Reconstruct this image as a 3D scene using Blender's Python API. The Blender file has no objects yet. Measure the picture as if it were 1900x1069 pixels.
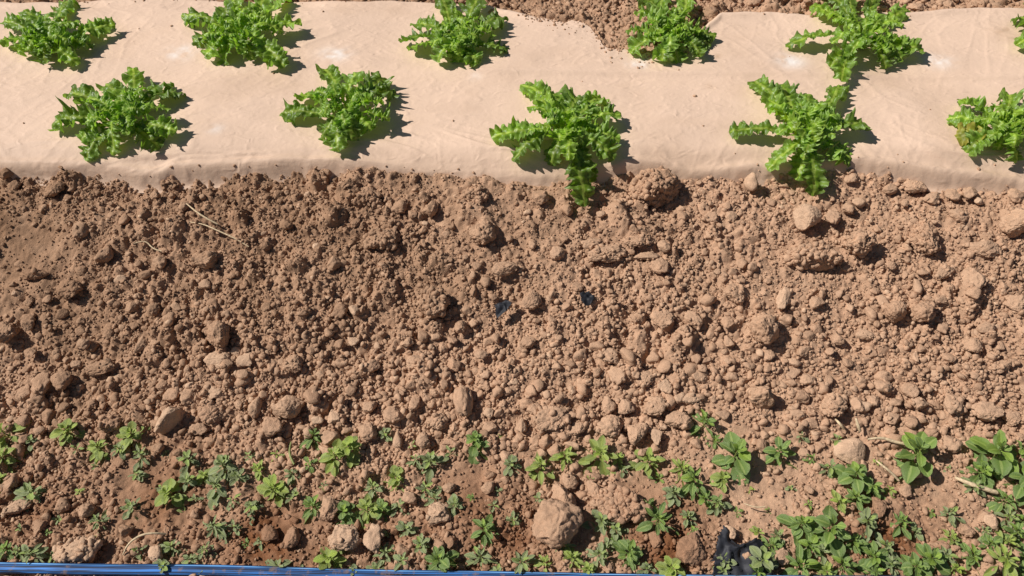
import bpy, math, random
import numpy as np
from mathutils import Vector, Matrix

# ------------------------------------------------------------------ camera
S = bpy.context.scene
COL = S.collection
HC, FPX, PITCH = 0.956, 1500.0, math.radians(52.0)
cam_d = bpy.data.cameras.new('camera')
cam_d.sensor_width = 36.0
cam_d.lens = 36.0 * FPX / 1900.0
cam_d.clip_start, cam_d.clip_end = 0.02, 500.0
cam = bpy.data.objects.new('camera', cam_d)
COL.objects.link(cam)
cam.location = (0, 0, HC)
cam.rotation_euler = (math.pi / 2 - PITCH, 0, 0)
S.camera = cam

# ------------------------------------------------------------------ sky, sun, exposure
TO_SUN = Vector((-0.92, 0.07, 1.0)).normalized()
w = bpy.data.worlds.new('World')
S.world = w
w.use_nodes = True
wt = w.node_tree
sky = wt.nodes.new('ShaderNodeTexSky')
sky.sky_type = 'NISHITA'
sky.sun_disc = False
sky.sun_elevation = math.asin(TO_SUN.z)
sky.sun_rotation = math.atan2(TO_SUN.x, TO_SUN.y)
wt.links.new(sky.outputs[0], wt.nodes['Background'].inputs[0])
wt.nodes['Background'].inputs[1].default_value = 0.040
sd = bpy.data.lights.new('sun', 'SUN')
sd.energy = 5.0
sd.angle = math.radians(0.6)
sd.color = (1.0, 0.955, 0.905)
sun = bpy.data.objects.new('sun', sd)
COL.objects.link(sun)
sun.rotation_euler = TO_SUN.to_track_quat('Z', 'Y').to_euler()
S.view_settings.view_transform = 'Standard'
S.view_settings.look = 'None'
S.view_settings.exposure = 0.08
S.view_settings.gamma = 1.0
S.cycles.max_bounces = 6
S.cycles.filter_width = 1.5

# ------------------------------------------------------------------ noise
def _h(ix, iy, seed):
    with np.errstate(over='ignore'):
        n = (ix.astype(np.uint64) * np.uint64(0x9E3779B97F4A7C15)) ^ (iy.astype(np.uint64) * np.uint64(0xC2B2AE3D27D4EB4F)) ^ np.uint64(seed * 7919 + 12345)
        n ^= n >> np.uint64(29); n *= np.uint64(0xBF58476D1CE4E5B9)
        n ^= n >> np.uint64(32); n *= np.uint64(0x94D049BB133111EB)
        n ^= n >> np.uint64(31)
    return (n >> np.uint64(40)).astype(np.float64) / float(1 << 24)

def sm(t):
    t = np.clip(t, 0, 1)
    return t * t * (3 - 2 * t)

def ss(a, b, x):
    return sm((np.asarray(x, float) - a) / (b - a))

def vn(x, y, seed):
    x = np.asarray(x, float); y = np.asarray(y, float)
    ix = np.floor(x).astype(np.int64); iy = np.floor(y).astype(np.int64)
    fx = sm(x - ix); fy = sm(y - iy)
    a = _h(ix, iy, seed); b = _h(ix + 1, iy, seed); c = _h(ix, iy + 1, seed); d = _h(ix + 1, iy + 1, seed)
    return (a + (b - a) * fx) * (1 - fy) + (c + (d - c) * fx) * fy - 0.5

def fbm(x, y, seed, oct=4, gain=0.5):
    s, a = 0, 1.0
    for k in range(oct):
        s = s + a * vn(x * 2 ** k + 17.3 * k, y * 2 ** k - 9.1 * k, seed + k)
        a *= gain
    return s

def vn3(p, seed):
    i = np.floor(p).astype(np.int64); f = sm(p - i)
    r = 0
    for dx in (0, 1):
        for dy in (0, 1):
            for dz in (0, 1):
                hsh = _h(i[:, 0] + dx + 7919 * (i[:, 2] + dz), i[:, 1] + dy, seed)
                r = r + hsh * (f[:, 0] if dx else 1 - f[:, 0]) * (f[:, 1] if dy else 1 - f[:, 1]) * (f[:, 2] if dz else 1 - f[:, 2])
    return r - 0.5

def domes(x, y, cell, p, seed, rmin=0.3, rmax=0.72, bury=0.35):
    """height of half-buried crumbs packed in a jittered grid"""
    gx, gy = x / cell, y / cell
    ix = np.floor(gx).astype(np.int64); iy = np.floor(gy).astype(np.int64)
    out = np.zeros_like(gx)
    for dx in (-1, 0, 1):
        for dy in (-1, 0, 1):
            jx, jy = ix + dx, iy + dy
            cx = jx + _h(jx, jy, seed); cy = jy + _h(jx, jy, seed + 1)
            r = rmin + (rmax - rmin) * _h(jx, jy, seed + 2) ** 1.6
            on = _h(jx, jy, seed + 3) < p
            an = _h(jx, jy, seed + 4) * math.pi
            st = 0.7 + 0.6 * _h(jx, jy, seed + 5)
            ux, uy = gx - cx, gy - cy
            a = (ux * np.cos(an) + uy * np.sin(an)) * st; b = (-ux * np.sin(an) + uy * np.cos(an)) / st
            d2 = (a * a + b * b) / (r * r)
            hgt = r * (np.sqrt(np.clip(1 - d2, 0, 1)) * (1 + bury) - bury)
            out = np.maximum(out, np.where(on, hgt, 0))
    return out * cell

# ------------------------------------------------------------------ lie of the land
CY, CX = 534.5, 950.0
sp, cp = math.sin(PITCH), math.cos(PITCH)

def z_base(x, y):
    x = np.asarray(x, float); y = np.asarray(y, float)
    z = -0.032 * (1 - ss(0.985, 1.060, y))
    z = z - 0.138 * (1 - ss(0.50, 1.03, y)) - 0.0 * y
    z = z - 0.006 * (1 - ss(0.2, 0.5, y))
    # behind the bed: the next furrow, then beds and furrows to the horizon
    z = z - 0.010 * ss(1.44, 1.50, y) - 0.11 * ss(1.55, 1.95, y)
    far = ss(2.1, 2.4, y) + ss(0.0, -0.5, y)
    z = z + far * 0.12 * (0.5 - 0.5 * np.cos((y - 2.1) * 2 * math.pi / 1.3)) * np.clip(far, 0, 1)
    z = z + 0.012 * vn(x * 2.3 + 5, y * 3.1, 91) * (1 - ss(0.95, 1.03, y)) + 0.004 * vn(x * 3.1, y * 4, 92) * ss(1.03, 1.1, y)
    return z

def ray(px, py, z):
    v = (py - CY) / FPX
    t = (HC - z) / (sp + cp * v)
    return t * (px - CX) / FPX, t * (cp - sp * v), t

def P(px, py, h=0.0):
    """point of the terrain (raised by h) seen at a place in the photograph"""
    z = -0.08
    for _ in range(25):
        x, y, t = ray(px, py, z)
        z = 0.5 * z + 0.5 * (float(z_base(x, y)) + h)
    x, y, t = ray(px, py, z)
    return Vector((x, y, z)), t / FPX      # point, metres per pixel

def to_px(x, y, z):
    dz = HC - z
    dep = y * cp + dz * sp
    return CX + FPX * x / dep, CY + FPX * (dz * cp - y * sp) / dep

def line(pts):
    w_ = [P(a, b)[0] for a, b in pts]
    w_.sort(key=lambda p: p.x)
    xs = np.array([p.x for p in w_]); ys = np.array([p.y for p in w_])
    return lambda x: np.interp(x, xs, ys)

front_raw = line([(-1800, 318), (-200, 320), (0, 322), (100, 322), (200, 325), (262, 336), (296, 338), (325, 326), (440, 321), (540, 316), (640, 317), (760, 321), (880, 331), (950, 336), (1000, 337), (1100, 330),
                  (1160, 318), (1220, 318), (1290, 335), (1400, 326), (1500, 318), (1600, 316), (1680, 328), (1750, 342), (1900, 354), (2100, 356), (3800, 350)])
back_raw = line([(-1800, 6), (0, 9), (300, 7), (600, 9), (800, 13), (900, 14), (950, 26), (1010, 36), (1075, 40), (1092, 48), (1106, 70), (1118, 92), (1140, 101), (1180, 104), (1240, 106), (1290, 84), (1312, 46),
                 (1335, 31), (1400, 28), (1500, 34), (1600, 33), (1680, 30), (1760, 26), (1900, 24), (2100, 26), (3800, 20)])
def y_front(x): return front_raw(x) + 0.003 * vn(np.asarray(x) * 25, 0 * np.asarray(x), 55) + 0.003 * vn(np.asarray(x) * 80, 0 * np.asarray(x), 56)
def y_back(x): return back_raw(x) + 0.022 * fbm(np.asarray(x) * 32, 0 * np.asarray(x) + .3, 59, 4) * ss(.02, .08, np.asarray(x)) * (1 - ss(.30, .36, np.asarray(x))) + 0.006 * vn(np.asarray(x) * 40, 0 * np.asarray(x), 57)

SMOOTH = [(1400, 915, 120), (1760, 925, 110), (250, 895, 70), (860, 890, 75), (520, 1010, 90), (60, 450, 110), (1350, 820, 60), (1130, 1000, 60), (1580, 830, 60), (1190, 905, 40)]
SMP = [(P(a, b)[0], r * 0.00078) for a, b, r in SMOOTH]

def rough(x, y):
    a = 0.75 + 0.9 * vn(x * 4, y * 4, 61)
    for p, r in SMP:
        a = a * (1 - 0.9 * np.exp(-((x - p.x) ** 2 + (y - p.y) ** 2) / (r * r)))
    return np.clip(a, 0.08, 1.4)

def soil_detail(x, y):
    A = rough(x, y)
    h = 0.017 * fbm(x * 15, y * 15, 21, 4) * (0.5 + 0.5 * A)
    wx, wy = x + 0.004 * fbm(x * 60, y * 60, 24, 2), y + 0.004 * fbm(x * 60, y * 60, 26, 2)
    h = h + 0.75 * A * domes(wx, wy, 0.036, 0.30, 300)
    h = h + 0.70 * A * domes(wx, wy, 0.017, 0.62, 400)
    h = h + 0.95 * np.clip(A + 0.15, 0, 1.1) * domes(wx, wy, 0.0085, 0.8, 500)
    h = h + 0.0016 * fbm(x * 260, y * 260, 27, 2)
    return h

def lip_at(x):
    return ss(.05, .3, vn(np.asarray(x) * 3.1 + 2.2, np.asarray(x) * 0 + 3.3, 58) + .25)

def soil_mask(x, y):
    """1 on open soil, 0 under the film"""
    return 1 - ss(-0.004, 0.006, y - y_front(x)) * (1 - ss(-0.006, 0.006, y - y_back(x)))

def z_ground(x, y):
    m = soil_mask(x, y)
    near = ss(-0.22, -0.05, y) * (1 - ss(1.95, 2.1, y)) * (1 - ss(1.7, 1.9, np.abs(x)))
    return z_base(x, y) + m * (near * (soil_detail(x, y) + (0.009 - 0.013 * lip_at(x)) * np.exp(-((y - y_front(x) + .018) / .020) ** 2) + 0.012 * np.exp(-((y_back(x) - y + .012) / .016) ** 2) * ss(.02, .08, x) * (1 - ss(.34, .4, x))) - 0.003) - 0.016 * (1 - m)

def wetness(x, y):
    px, py = to_px(x, y, z_base(x, y))
    wv = 0.42 * (1 - ss(250, 1100, px + 0.55 * (py - 330))) * (1 - ss(560, 800, py))
    wv = wv + 0.62 * fbm(x * 3.2, y * 3.2, 71, 4) + 0.14 + .25 * fbm(x * 22, y * 22, 75, 3) - .12 * ss(900, 1500, px) - .14 * ss(800, 860, py)
    return np.clip(wv, 0, 1)

def redness(x, y):
    px, py = to_px(x, y, z_base(x, y))
    r = 0.0
    for a, b, q, s in [(530, 1010, 120, 1), (900, 985, 160, .8), (1230, 960, 90, .8), (1240, 1015, 80, 1), (1660, 1000, 110, .9), (300, 930, 150, .5), (700, 990, 90, .6), (1180, 930, 60, .5), (80, 960, 100, .5), (1620, 930, 40, .6)]:
        r = np.maximum(r, s * np.exp(-((px - a) ** 2 + ((py - b) * 1.3) ** 2) / (q * q)))
    return np.clip(r * (1.05 + 1.1 * fbm(x * 14, y * 14, 73, 3)) , 0, 1)

DRY = np.array([0.470, 0.292, 0.186]); WET = np.array([0.258, 0.148, 0.085]); RED = np.array([0.205, 0.088, 0.040]); PALE = np.array([0.57, 0.385, 0.255])

def soil_colour(x, y, tone=0.0, fresh=0.0):
    x = np.atleast_1d(x).astype(float); y = np.atleast_1d(y).astype(float)
    wv = wetness(x, y)[:, None]; rd = redness(x, y)[:, None] * (1 - 0.6 * fresh)
    c = DRY * (1 - wv) + WET * wv
    c = c * (1 - rd) + RED * rd
    t = np.broadcast_to(np.atleast_1d(tone), x.shape)[:, None]
    c = np.where(t > 0, c + (PALE - c) * np.clip(t, 0, 1), c * (1 + 0.5 * np.clip(t, -1, 0)))
    return c

# ------------------------------------------------------------------ mesh helpers
def mesh_np(name, V, F, colr=None, smooth=True, mat=None, extra=None):
    """F: (n,3) or (n,4) index array"""
    me = bpy.data.meshes.new(name)
    n, k = F.shape
    me.vertices.add(len(V)); me.vertices.foreach_set('co', np.ascontiguousarray(V, np.float32).ravel())
    me.loops.add(n * k); me.loops.foreach_set('vertex_index', np.ascontiguousarray(F, np.int32).ravel())
    me.polygons.add(n); me.polygons.foreach_set('loop_start', np.arange(0, n * k, k, dtype=np.int32))
    me.polygons.foreach_set('loop_total', np.full(n, k, np.int32))
    me.polygons.foreach_set('use_smooth', np.full(n, smooth, bool))
    me.update(calc_edges=True)
    if colr is not None:
        a = me.color_attributes.new('tint', 'FLOAT_COLOR', 'POINT')
        c4 = np.ones((len(V), 4), np.float32); c4[:, :3] = colr
        a.data.foreach_set('color', c4.ravel())
    for nm, arr in (extra or {}).items():
        a = me.attributes.new(nm, 'FLOAT', 'POINT'); a.data.foreach_set('value', np.asarray(arr, np.float32))
    if mat: me.materials.append(mat)
    return me

def link(name, me, parent=None, **kw):
    o = bpy.data.objects.new(name, me); COL.objects.link(o)
    if parent: o.parent = parent
    for k, v in kw.items(): o[k] = v
    return o

def grid_faces(nu, nv):
    i = np.arange(nu * nv).reshape(nu, nv)
    return np.stack([i[:-1, :-1], i[1:, :-1], i[1:, 1:], i[:-1, 1:]], -1).reshape(-1, 4)

_ico = {}
def ico(sub):
    if sub not in _ico:
        import bmesh
        b = bmesh.new(); bmesh.ops.create_icosphere(b, subdivisions=sub, radius=1.0)
        V = np.array([v.co[:] for v in b.verts]); F = np.array([[v.index for v in f.verts] for f in b.faces]); b.free()
        _ico[sub] = (V, F)
    return _ico[sub]

# ------------------------------------------------------------------ materials
def new_mat(name):
    m = bpy.data.materials.new(name); m.use_nodes = True
    nt = m.node_tree
    return m, nt, nt.nodes['Principled BSDF']

def N(nt, t, **kw):
    n = nt.nodes.new(t)
    for k, v in kw.items():
        if k.startswith('i_'): n.inputs[int(k[2:])].default_value = v
        else: setattr(n, k, v)
    return n

def soil_material():
    m, nt, b = new_mat('soil')
    L = nt.links.new
    at = N(nt, 'ShaderNodeAttribute', attribute_name='tint')
    tc = N(nt, 'ShaderNodeTexCoord')
    n1 = N(nt, 'ShaderNodeTexNoise'); n1.inputs['Scale'].default_value = 55; n1.inputs['Detail'].default_value = 6; n1.inputs['Roughness'].default_value = .65
    n2 = N(nt, 'ShaderNodeTexNoise'); n2.inputs['Scale'].default_value = 700; n2.inputs['Detail'].default_value = 3
    L(tc.outputs['Object'], n1.inputs['Vector']); L(tc.outputs['Object'], n2.inputs['Vector'])
    mr = N(nt, 'ShaderNodeMapRange'); mr.inputs[1].default_value = .3; mr.inputs[2].default_value = .7; mr.inputs[3].default_value = .82; mr.inputs[4].default_value = 1.16
    L(n1.outputs[0], mr.inputs[0])
    mr2 = N(nt, 'ShaderNodeMapRange'); mr2.inputs[1].default_value = .3; mr2.inputs[2].default_value = .7; mr2.inputs[3].default_value = .84; mr2.inputs[4].default_value = 1.14
    L(n2.outputs[0], mr2.inputs[0])
    mu = N(nt, 'ShaderNodeMath', operation='MULTIPLY'); L(mr.outputs[0], mu.inputs[0]); L(mr2.outputs[0], mu.inputs[1])
    vm = N(nt, 'ShaderNodeVectorMath', operation='SCALE'); L(at.outputs['Color'], vm.inputs[0]); L(mu.outputs[0], vm.inputs['Scale'])
    L(vm.outputs[0], b.inputs['Base Color'])
    b.inputs['Roughness'].default_value = .95
    b.inputs['Specular IOR Level'].default_value = .12
    n3 = N(nt, 'ShaderNodeTexNoise'); n3.inputs['Scale'].default_value = 420; n3.inputs['Detail'].default_value = 5; n3.inputs['Roughness'].default_value = .7
    L(tc.outputs['Object'], n3.inputs['Vector'])
    bp = N(nt, 'ShaderNodeBump'); bp.inputs['Strength'].default_value = .8; bp.inputs['Distance'].default_value = .0018
    L(n3.outputs[0], bp.inputs['Height']); L(bp.outputs[0], b.inputs['Normal'])
    return m
M_SOIL = soil_material()

def film_material():
    m, nt, b = new_mat('tan_film')
    L = nt.links.new
    at = N(nt, 'ShaderNodeAttribute', attribute_name='tint')
    tc = N(nt, 'ShaderNodeTexCoord')
    n1 = N(nt, 'ShaderNodeTexNoise'); n1.inputs['Scale'].default_value = 9; n1.inputs['Detail'].default_value = 7; n1.inputs['Roughness'].default_value = .6
    L(tc.outputs['Object'], n1.inputs['Vector'])
    mr = N(nt, 'ShaderNodeMapRange'); mr.inputs[1].default_value = .3; mr.inputs[2].default_value = .7; mr.inputs[3].default_value = .94; mr.inputs[4].default_value = 1.05
    L(n1.outputs[0], mr.inputs[0])
    vm = N(nt, 'ShaderNodeVectorMath', operation='SCALE'); L(at.outputs['Color'], vm.inputs[0]); L(mr.outputs[0], vm.inputs['Scale'])
    L(vm.outputs[0], b.inputs['Base Color'])
    b.inputs['Roughness'].default_value = .62
    b.inputs['Specular IOR Level'].default_value = .22
    mp = N(nt, 'ShaderNodeMapping'); mp.inputs['Scale'].default_value = (45, 75, 45); mp.inputs['Rotation'].default_value = (0, 0, .5)
    L(tc.outputs['Object'], mp.inputs[0])
    n2 = N(nt, 'ShaderNodeTexNoise', noise_type='RIDGED_MULTIFRACTAL'); n2.inputs['Scale'].default_value = 1.0; n2.inputs['Detail'].default_value = 3; n2.inputs['Distortion'].default_value = .8
    L(mp.outputs[0], n2.inputs['Vector'])
    n3 = N(nt, 'ShaderNodeTexNoise'); n3.inputs['Scale'].default_value = 130; n3.inputs['Detail'].default_value = 6; n3.inputs['Roughness'].default_value = .65
    L(tc.outputs['Object'], n3.inputs['Vector'])
    b1 = N(nt, 'ShaderNodeBump'); b1.inputs['Strength'].default_value = .7; b1.inputs['Distance'].default_value = .0018
    b2 = N(nt, 'ShaderNodeBump'); b2.inputs['Strength'].default_value = .50; b2.inputs['Distance'].default_value = .0013
    L(n2.outputs[0], b1.inputs['Height']); L(n3.outputs[0], b2.inputs['Height']); L(b1.outputs[0], b2.inputs['Normal']); L(b2.outputs[0], b.inputs['Normal'])
    return m
M_FILM = film_material()

def leaf_material(name, c_mid, c_edge, c_vein, rough_=.42, spec=.5, trans=.3):
    """attributes: rib (0 at the midrib, 1 at the margin), tone (-1..1 per leaf)"""
    m, nt, b = new_mat(name)
    L = nt.links.new
    rib = N(nt, 'ShaderNodeAttribute', attribute_name='rib'); tone = N(nt, 'ShaderNodeAttribute', attribute_name='tone')
    tc = N(nt, 'ShaderNodeTexCoord')
    n1 = N(nt, 'ShaderNodeTexNoise'); n1.inputs['Scale'].default_value = 90; n1.inputs['Detail'].default_value = 4
    L(tc.outputs['Object'], n1.inputs['Vector'])
    r = N(nt, 'ShaderNodeValToRGB')
    e = r.color_ramp.elements
    e[0].position = 0; e[0].color = (*c_vein, 1); e[1].position = .09; e[1].color = (*c_vein, 1)
    x = e.new(.2); x.color = (*c_mid, 1); x = e.new(1.0); x.color = (*c_edge, 1)
    L(rib.outputs['Fac'], r.inputs[0])
    mr = N(nt, 'ShaderNodeMapRange'); mr.inputs[1].default_value = .3; mr.inputs[2].default_value = .7; mr.inputs[3].default_value = .58; mr.inputs[4].default_value = 1.38
    L(n1.outputs[0], mr.inputs[0])
    # young leaves are yellower and lighter
    yl = N(nt, 'ShaderNodeMix', data_type='RGBA'); yl.inputs['B'].default_value = (.33, .47, .035, 1)
    cl = N(nt, 'ShaderNodeClamp'); L(tone.outputs['Fac'], cl.inputs[0])
    L(cl.outputs[0], yl.inputs['Factor']); L(r.outputs[0], yl.inputs['A'])
    ng = N(nt, 'ShaderNodeMapRange'); ng.inputs[1].default_value = -1; ng.inputs[2].default_value = 0; ng.inputs[3].default_value = .55; ng.inputs[4].default_value = 1
    L(tone.outputs['Fac'], ng.inputs[0])
    mu = N(nt, 'ShaderNodeMath', operation='MULTIPLY'); L(mr.outputs[0], mu.inputs[0]); L(ng.outputs[0], mu.inputs[1])
    vm = N(nt, 'ShaderNodeVectorMath', operation='SCALE'); L(yl.outputs['Result'], vm.inputs[0]); L(mu.outputs[0], vm.inputs['Scale'])
    L(vm.outputs[0], b.inputs['Base Color'])
    b.inputs['Roughness'].default_value = rough_
    b.inputs['Specular IOR Level'].default_value = spec
    bp = N(nt, 'ShaderNodeBump'); bp.inputs['Strength'].default_value = .5; bp.inputs['Distance'].default_value = .0014
    n2 = N(nt, 'ShaderNodeTexNoise'); n2.inputs['Scale'].default_value = 260; n2.inputs['Detail'].default_value = 2
    L(tc.outputs['Object'], n2.inputs['Vector']); L(n2.outputs[0], bp.inputs['Height']); L(bp.outputs[0], b.inputs['Normal'])
    tr = N(nt, 'ShaderNodeBsdfTranslucent')
    tv = N(nt, 'ShaderNodeVectorMath', operation='MULTIPLY'); tv.inputs[1].default_value = (1.25, 1.5, .5); L(vm.outputs[0], tv.inputs[0])
    L(tv.outputs[0], tr.inputs[0])
    mx = N(nt, 'ShaderNodeMixShader'); mx.inputs[0].default_value = trans
    L(b.outputs[0], mx.inputs[1]); L(tr.outputs[0], mx.inputs[2])
    L(mx.outputs[0], nt.nodes['Material Output'].inputs[0])
    return m
M_LEAF = leaf_material('salad_leaf', (.185, .325, .018), (.280, .415, .100), (.39, .52, .09), .42, .5, .42)
M_YELLOW = leaf_material('yellow_leaf', (.26, .30, .03), (.36, .32, .05), (.34, .36, .08), .5, .4, .3)
M_WEED = {'yellowish': leaf_material('weed_yellow_green', (.32, .405, .085), (.38, .44, .16), (.42, .48, .12), .5, .4, .25),
          'greyish': leaf_material('weed_grey_green', (.250, .305, .125), (.34, .375, .21), (.34, .39, .16), .55, .4, .2),
          'deep': leaf_material('weed_deep_green', (.170, .275, .055), (.250, .340, .12), (.33, .42, .12), .42, .5, .25)}

def plain(name, col, rough_=.6, spec=.4, var=.25, scale=60, bump=.0005):
    m, nt, b = new_mat(name)
    L = nt.links.new
    tc = N(nt, 'ShaderNodeTexCoord')
    n1 = N(nt, 'ShaderNodeTexNoise'); n1.inputs['Scale'].default_value = scale; n1.inputs['Detail'].default_value = 5
    L(tc.outputs['Object'], n1.inputs['Vector'])
    mr = N(nt, 'ShaderNodeMapRange'); mr.inputs[1].default_value = .3; mr.inputs[2].default_value = .7; mr.inputs[3].default_value = 1 - var; mr.inputs[4].default_value = 1 + var
    L(n1.outputs[0], mr.inputs[0])
    vm = N(nt, 'ShaderNodeVectorMath', operation='SCALE'); vm.inputs[0].default_value = col; L(mr.outputs[0], vm.inputs['Scale'])
    L(vm.outputs[0], b.inputs['Base Color'])
    b.inputs['Roughness'].default_value = rough_; b.inputs['Specular IOR Level'].default_value = spec
    bp = N(nt, 'ShaderNodeBump'); bp.inputs['Distance'].default_value = bump; bp.inputs['Strength'].default_value = .7
    L(n1.outputs[0], bp.inputs['Height']); L(bp.outputs[0], b.inputs['Normal'])
    return m
M_STRAW = plain('straw', (.56, .43, .27), .7, .2, .35, 300)
M_STEM = plain('weed_stem', (.20, .22, .06), .5, .4, .2, 200)
M_BLACK = plain('black_film', (.024, .025, .031), .62, .3, .4, 90, .001)

def pipe_material():
    m, nt, b = new_mat('blue_striped_pipe')
    L = nt.links.new
    at = N(nt, 'ShaderNodeAttribute', attribute_name='band')
    r = N(nt, 'ShaderNodeValToRGB'); r.color_ramp.interpolation = 'LINEAR'
    e = r.color_ramp.elements
    base, blue, lite = (.008, .014, .030, 1), (.022, .15, .45, 1), (.24, .50, .78, 1)  # sky reflection on black plastic put into these blues, beside the hose's own stripes
    e[0].position = 0; e[0].color = base; e[1].position = 1; e[1].color = base
    for p, c in ((.08, blue), (.13, base), (.20, base), (.24, blue), (.29, lite), (.33, blue), (.37, base), (.43, blue), (.47, base), (.58, blue), (.66, blue), (.70, base), (.8, blue), (.88, base)):
        x = e.new(p); x.color = c
    L(at.outputs['Fac'], r.inputs[0]); 
    tc = N(nt, 'ShaderNodeTexCoord'); mp = N(nt, 'ShaderNodeMapping'); mp.inputs['Scale'].default_value = (9, 650, 650); L(tc.outputs['Object'], mp.inputs[0])
    n1 = N(nt, 'ShaderNodeTexNoise'); n1.inputs['Scale'].default_value = 1; n1.inputs['Detail'].default_value = 4; L(mp.outputs[0], n1.inputs['Vector'])
    mr = N(nt, 'ShaderNodeMapRange'); mr.inputs[1].default_value = .35; mr.inputs[2].default_value = .65; mr.inputs[3].default_value = .1; mr.inputs[4].default_value = 1.7; L(n1.outputs[0], mr.inputs[0])
    vm = N(nt, 'ShaderNodeVectorMath', operation='SCALE'); L(r.outputs[0], vm.inputs[0]); L(mr.outputs[0], vm.inputs['Scale'])
    n2 = N(nt, 'ShaderNodeTexNoise'); n2.inputs['Scale'].default_value = 38; n2.inputs['Detail'].default_value = 7; n2.inputs['Roughness'].default_value = .7; L(tc.outputs['Object'], n2.inputs['Vector'])
    m2 = N(nt, 'ShaderNodeMapRange'); m2.inputs[1].default_value = .56; m2.inputs[2].default_value = .64; m2.inputs[3].default_value = .05; m2.inputs[4].default_value = .6; L(n2.outputs[0], m2.inputs[0])
    mx = N(nt, 'ShaderNodeMix', data_type='RGBA'); mx.inputs['B'].default_value = (.25, .16, .10, 1); L(m2.outputs[0], mx.inputs['Factor']); L(vm.outputs[0], mx.inputs['A'])
    L(mx.outputs['Result'], b.inputs['Base Color']); b.inputs['Roughness'].default_value = .55; b.inputs['Specular IOR Level'].default_value = .2
    return m
M_PIPE = pipe_material()

# ------------------------------------------------------------------ ground: one sheet to the horizon
def axis(segs):
    out = []
    for a, b, st in segs:
        out.append(np.arange(a, b, st))
    return np.concatenate(out)
xs = axis([(-1.9, -0.98, .006), (-0.98, 0.98, .0021), (0.98, 1.9, .006)])
g = 1.90 + 0.02 * np.cumsum(1.12 ** np.arange(62)); g = g[g < 220]
xs = np.concatenate([-g[::-1], xs, g])
ys = axis([(-0.22, 0.18, .006), (0.18, 0.32, .0035), (0.32, 1.055, .0021), (1.055, 1.30, .012), (1.30, 1.60, .0028), (1.60, 2.1, .008)])
g1 = 2.1 + 0.03 * np.cumsum(1.09 ** np.arange(90)); g1 = g1[g1 < 260]
g0 = -0.22 - 0.02 * np.cumsum(1.14 ** np.arange(60)); g0 = g0[g0 > -150]
ys = np.concatenate([g0[::-1], ys, g1])
X, Y = np.meshgrid(xs, ys, indexing='ij')
Z = z_ground(X, Y)
V = np.stack([X, Y, Z], -1).reshape(-1, 3)
gcol = soil_colour(V[:, 0], V[:, 1], np.clip(.5 * fbm(V[:, 0] * 50, V[:, 1] * 50, 77, 2) - .08, -1, 1) * ss(-.22, -.1, V[:, 1]) * (1 - ss(1.95, 2.1, V[:, 1])) * (1 - ss(1.7, 1.9, np.abs(V[:, 0]))))
link('ground', mesh_np('ground', V, grid_faces(len(xs), len(ys)), gcol, True, M_SOIL), kind='structure')
del X, Y, Z, V, gcol

# ------------------------------------------------------------------ the tan mulch film over the bed
def film_height(x, y):
    d = y - y_front(x)                       # distance from the buried front edge
    z = z_base(x, y) + 0.004
    z = z + 0.009 * fbm(x * 4, y * 8, 31, 3)
    # long folds pulled along the shoulder
    sh = np.exp(-((d - 0.045) / 0.045) ** 2)
    fo = np.abs(vn(x * 4.2 + 3 * vn(x * 2, y * 6, 34), y * 26 + 5 * vn(x * 3.4, y * 3, 33), 32))
    z = z + sh * 0.004 * (fo - 0.2) * ss(-.2, .3, vn(x * 5, y * 5, 39))
    for sd_, ax, ay in ((35, 2.2, 60), (36, 4.0, 90)):
        q = vn(x * ax * 1.6, y * ay * .6 + 7 * vn(x * 3.7, y * 4, sd_ + 40), sd_)
        z = z + sh * 0.0028 * ss(-.1, .3, vn(x * 4, y * 9, sd_ + 9)) * np.exp(-(q / .07) ** 2)
    # thin crinkles everywhere
    for k, (an, fr, am) in enumerate(((.35, 26, .0015), (-.7, 38, .0012), (1.2, 34, .0010), (.1, 60, .0010), (-.3, 75, .0009), (.8, 70, .0008))):
        u = x * math.cos(an) + y * math.sin(an); v = -x * math.sin(an) + y * math.cos(an)
        q = vn(u * fr * .35, v * fr + 3 * vn(u * 7, v * 7, 44 + k), 40 + k)
        pm = ss(-.1, .25, vn(x * 6 + k, y * 6, 48 + k))
        z = z + .55 * pm * am * np.exp(-(q / .09) ** 2)
    # one long low crease between the two rows of plants
    yc = 1.255 - 0.012 * x + 0.006 * vn(x * 4, x * 0, 52)
    z = z + 0.0035 * np.exp(-((y - yc) / .009) ** 2) * ss(-.25, 0, x) + 0.004 * ss(-.02, .03, y - yc)
    # pinched lip above the soil
    lip = lip_at(x)
    z = z + 0.008 * lip * np.exp(-((d - 0.009) / .009) ** 2)
    z = z - 0.010 * (1 - ss(-0.012, 0.004, d))
    b = y_back(x) - y
    z = z - 0.008 * (1 - ss(-0.01, 0.008, b)) + 0.004 * np.exp(-((b - .012) / .010) ** 2) * (1 - ss(.02, .08, x) * (1 - ss(.30, .36, x)))
    return z
fx = axis([(-2.6, -1.0, .01), (-1.0, 1.0, .0026), (1.0, 2.6, .01)])
nv = 200
vv = np.linspace(0, 1, nv)
FX = np.repeat(fx[:, None], nv, 1)
f0 = (y_front(fx) - 0.016)[:, None]; f1 = (y_back(fx) + 0.010)[:, None]
FY = f0 + (f1 - f0) * vv[None, :]
FZ = film_height(FX, FY)
FV = np.stack([FX, FY, FZ], -1).reshape(-1, 3)
tan = np.array([.665, .480, .356])
fc = np.repeat(tan[None], len(FV), 0)
dst = (FY - y_front(FX)).reshape(-1)
dirt = np.clip(1 - dst / .05, 0, 1) * .45 + np.clip(fbm(FV[:, 0] * 9, FV[:, 1] * 13, 81, 5) * .55, 0, 1)
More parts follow.
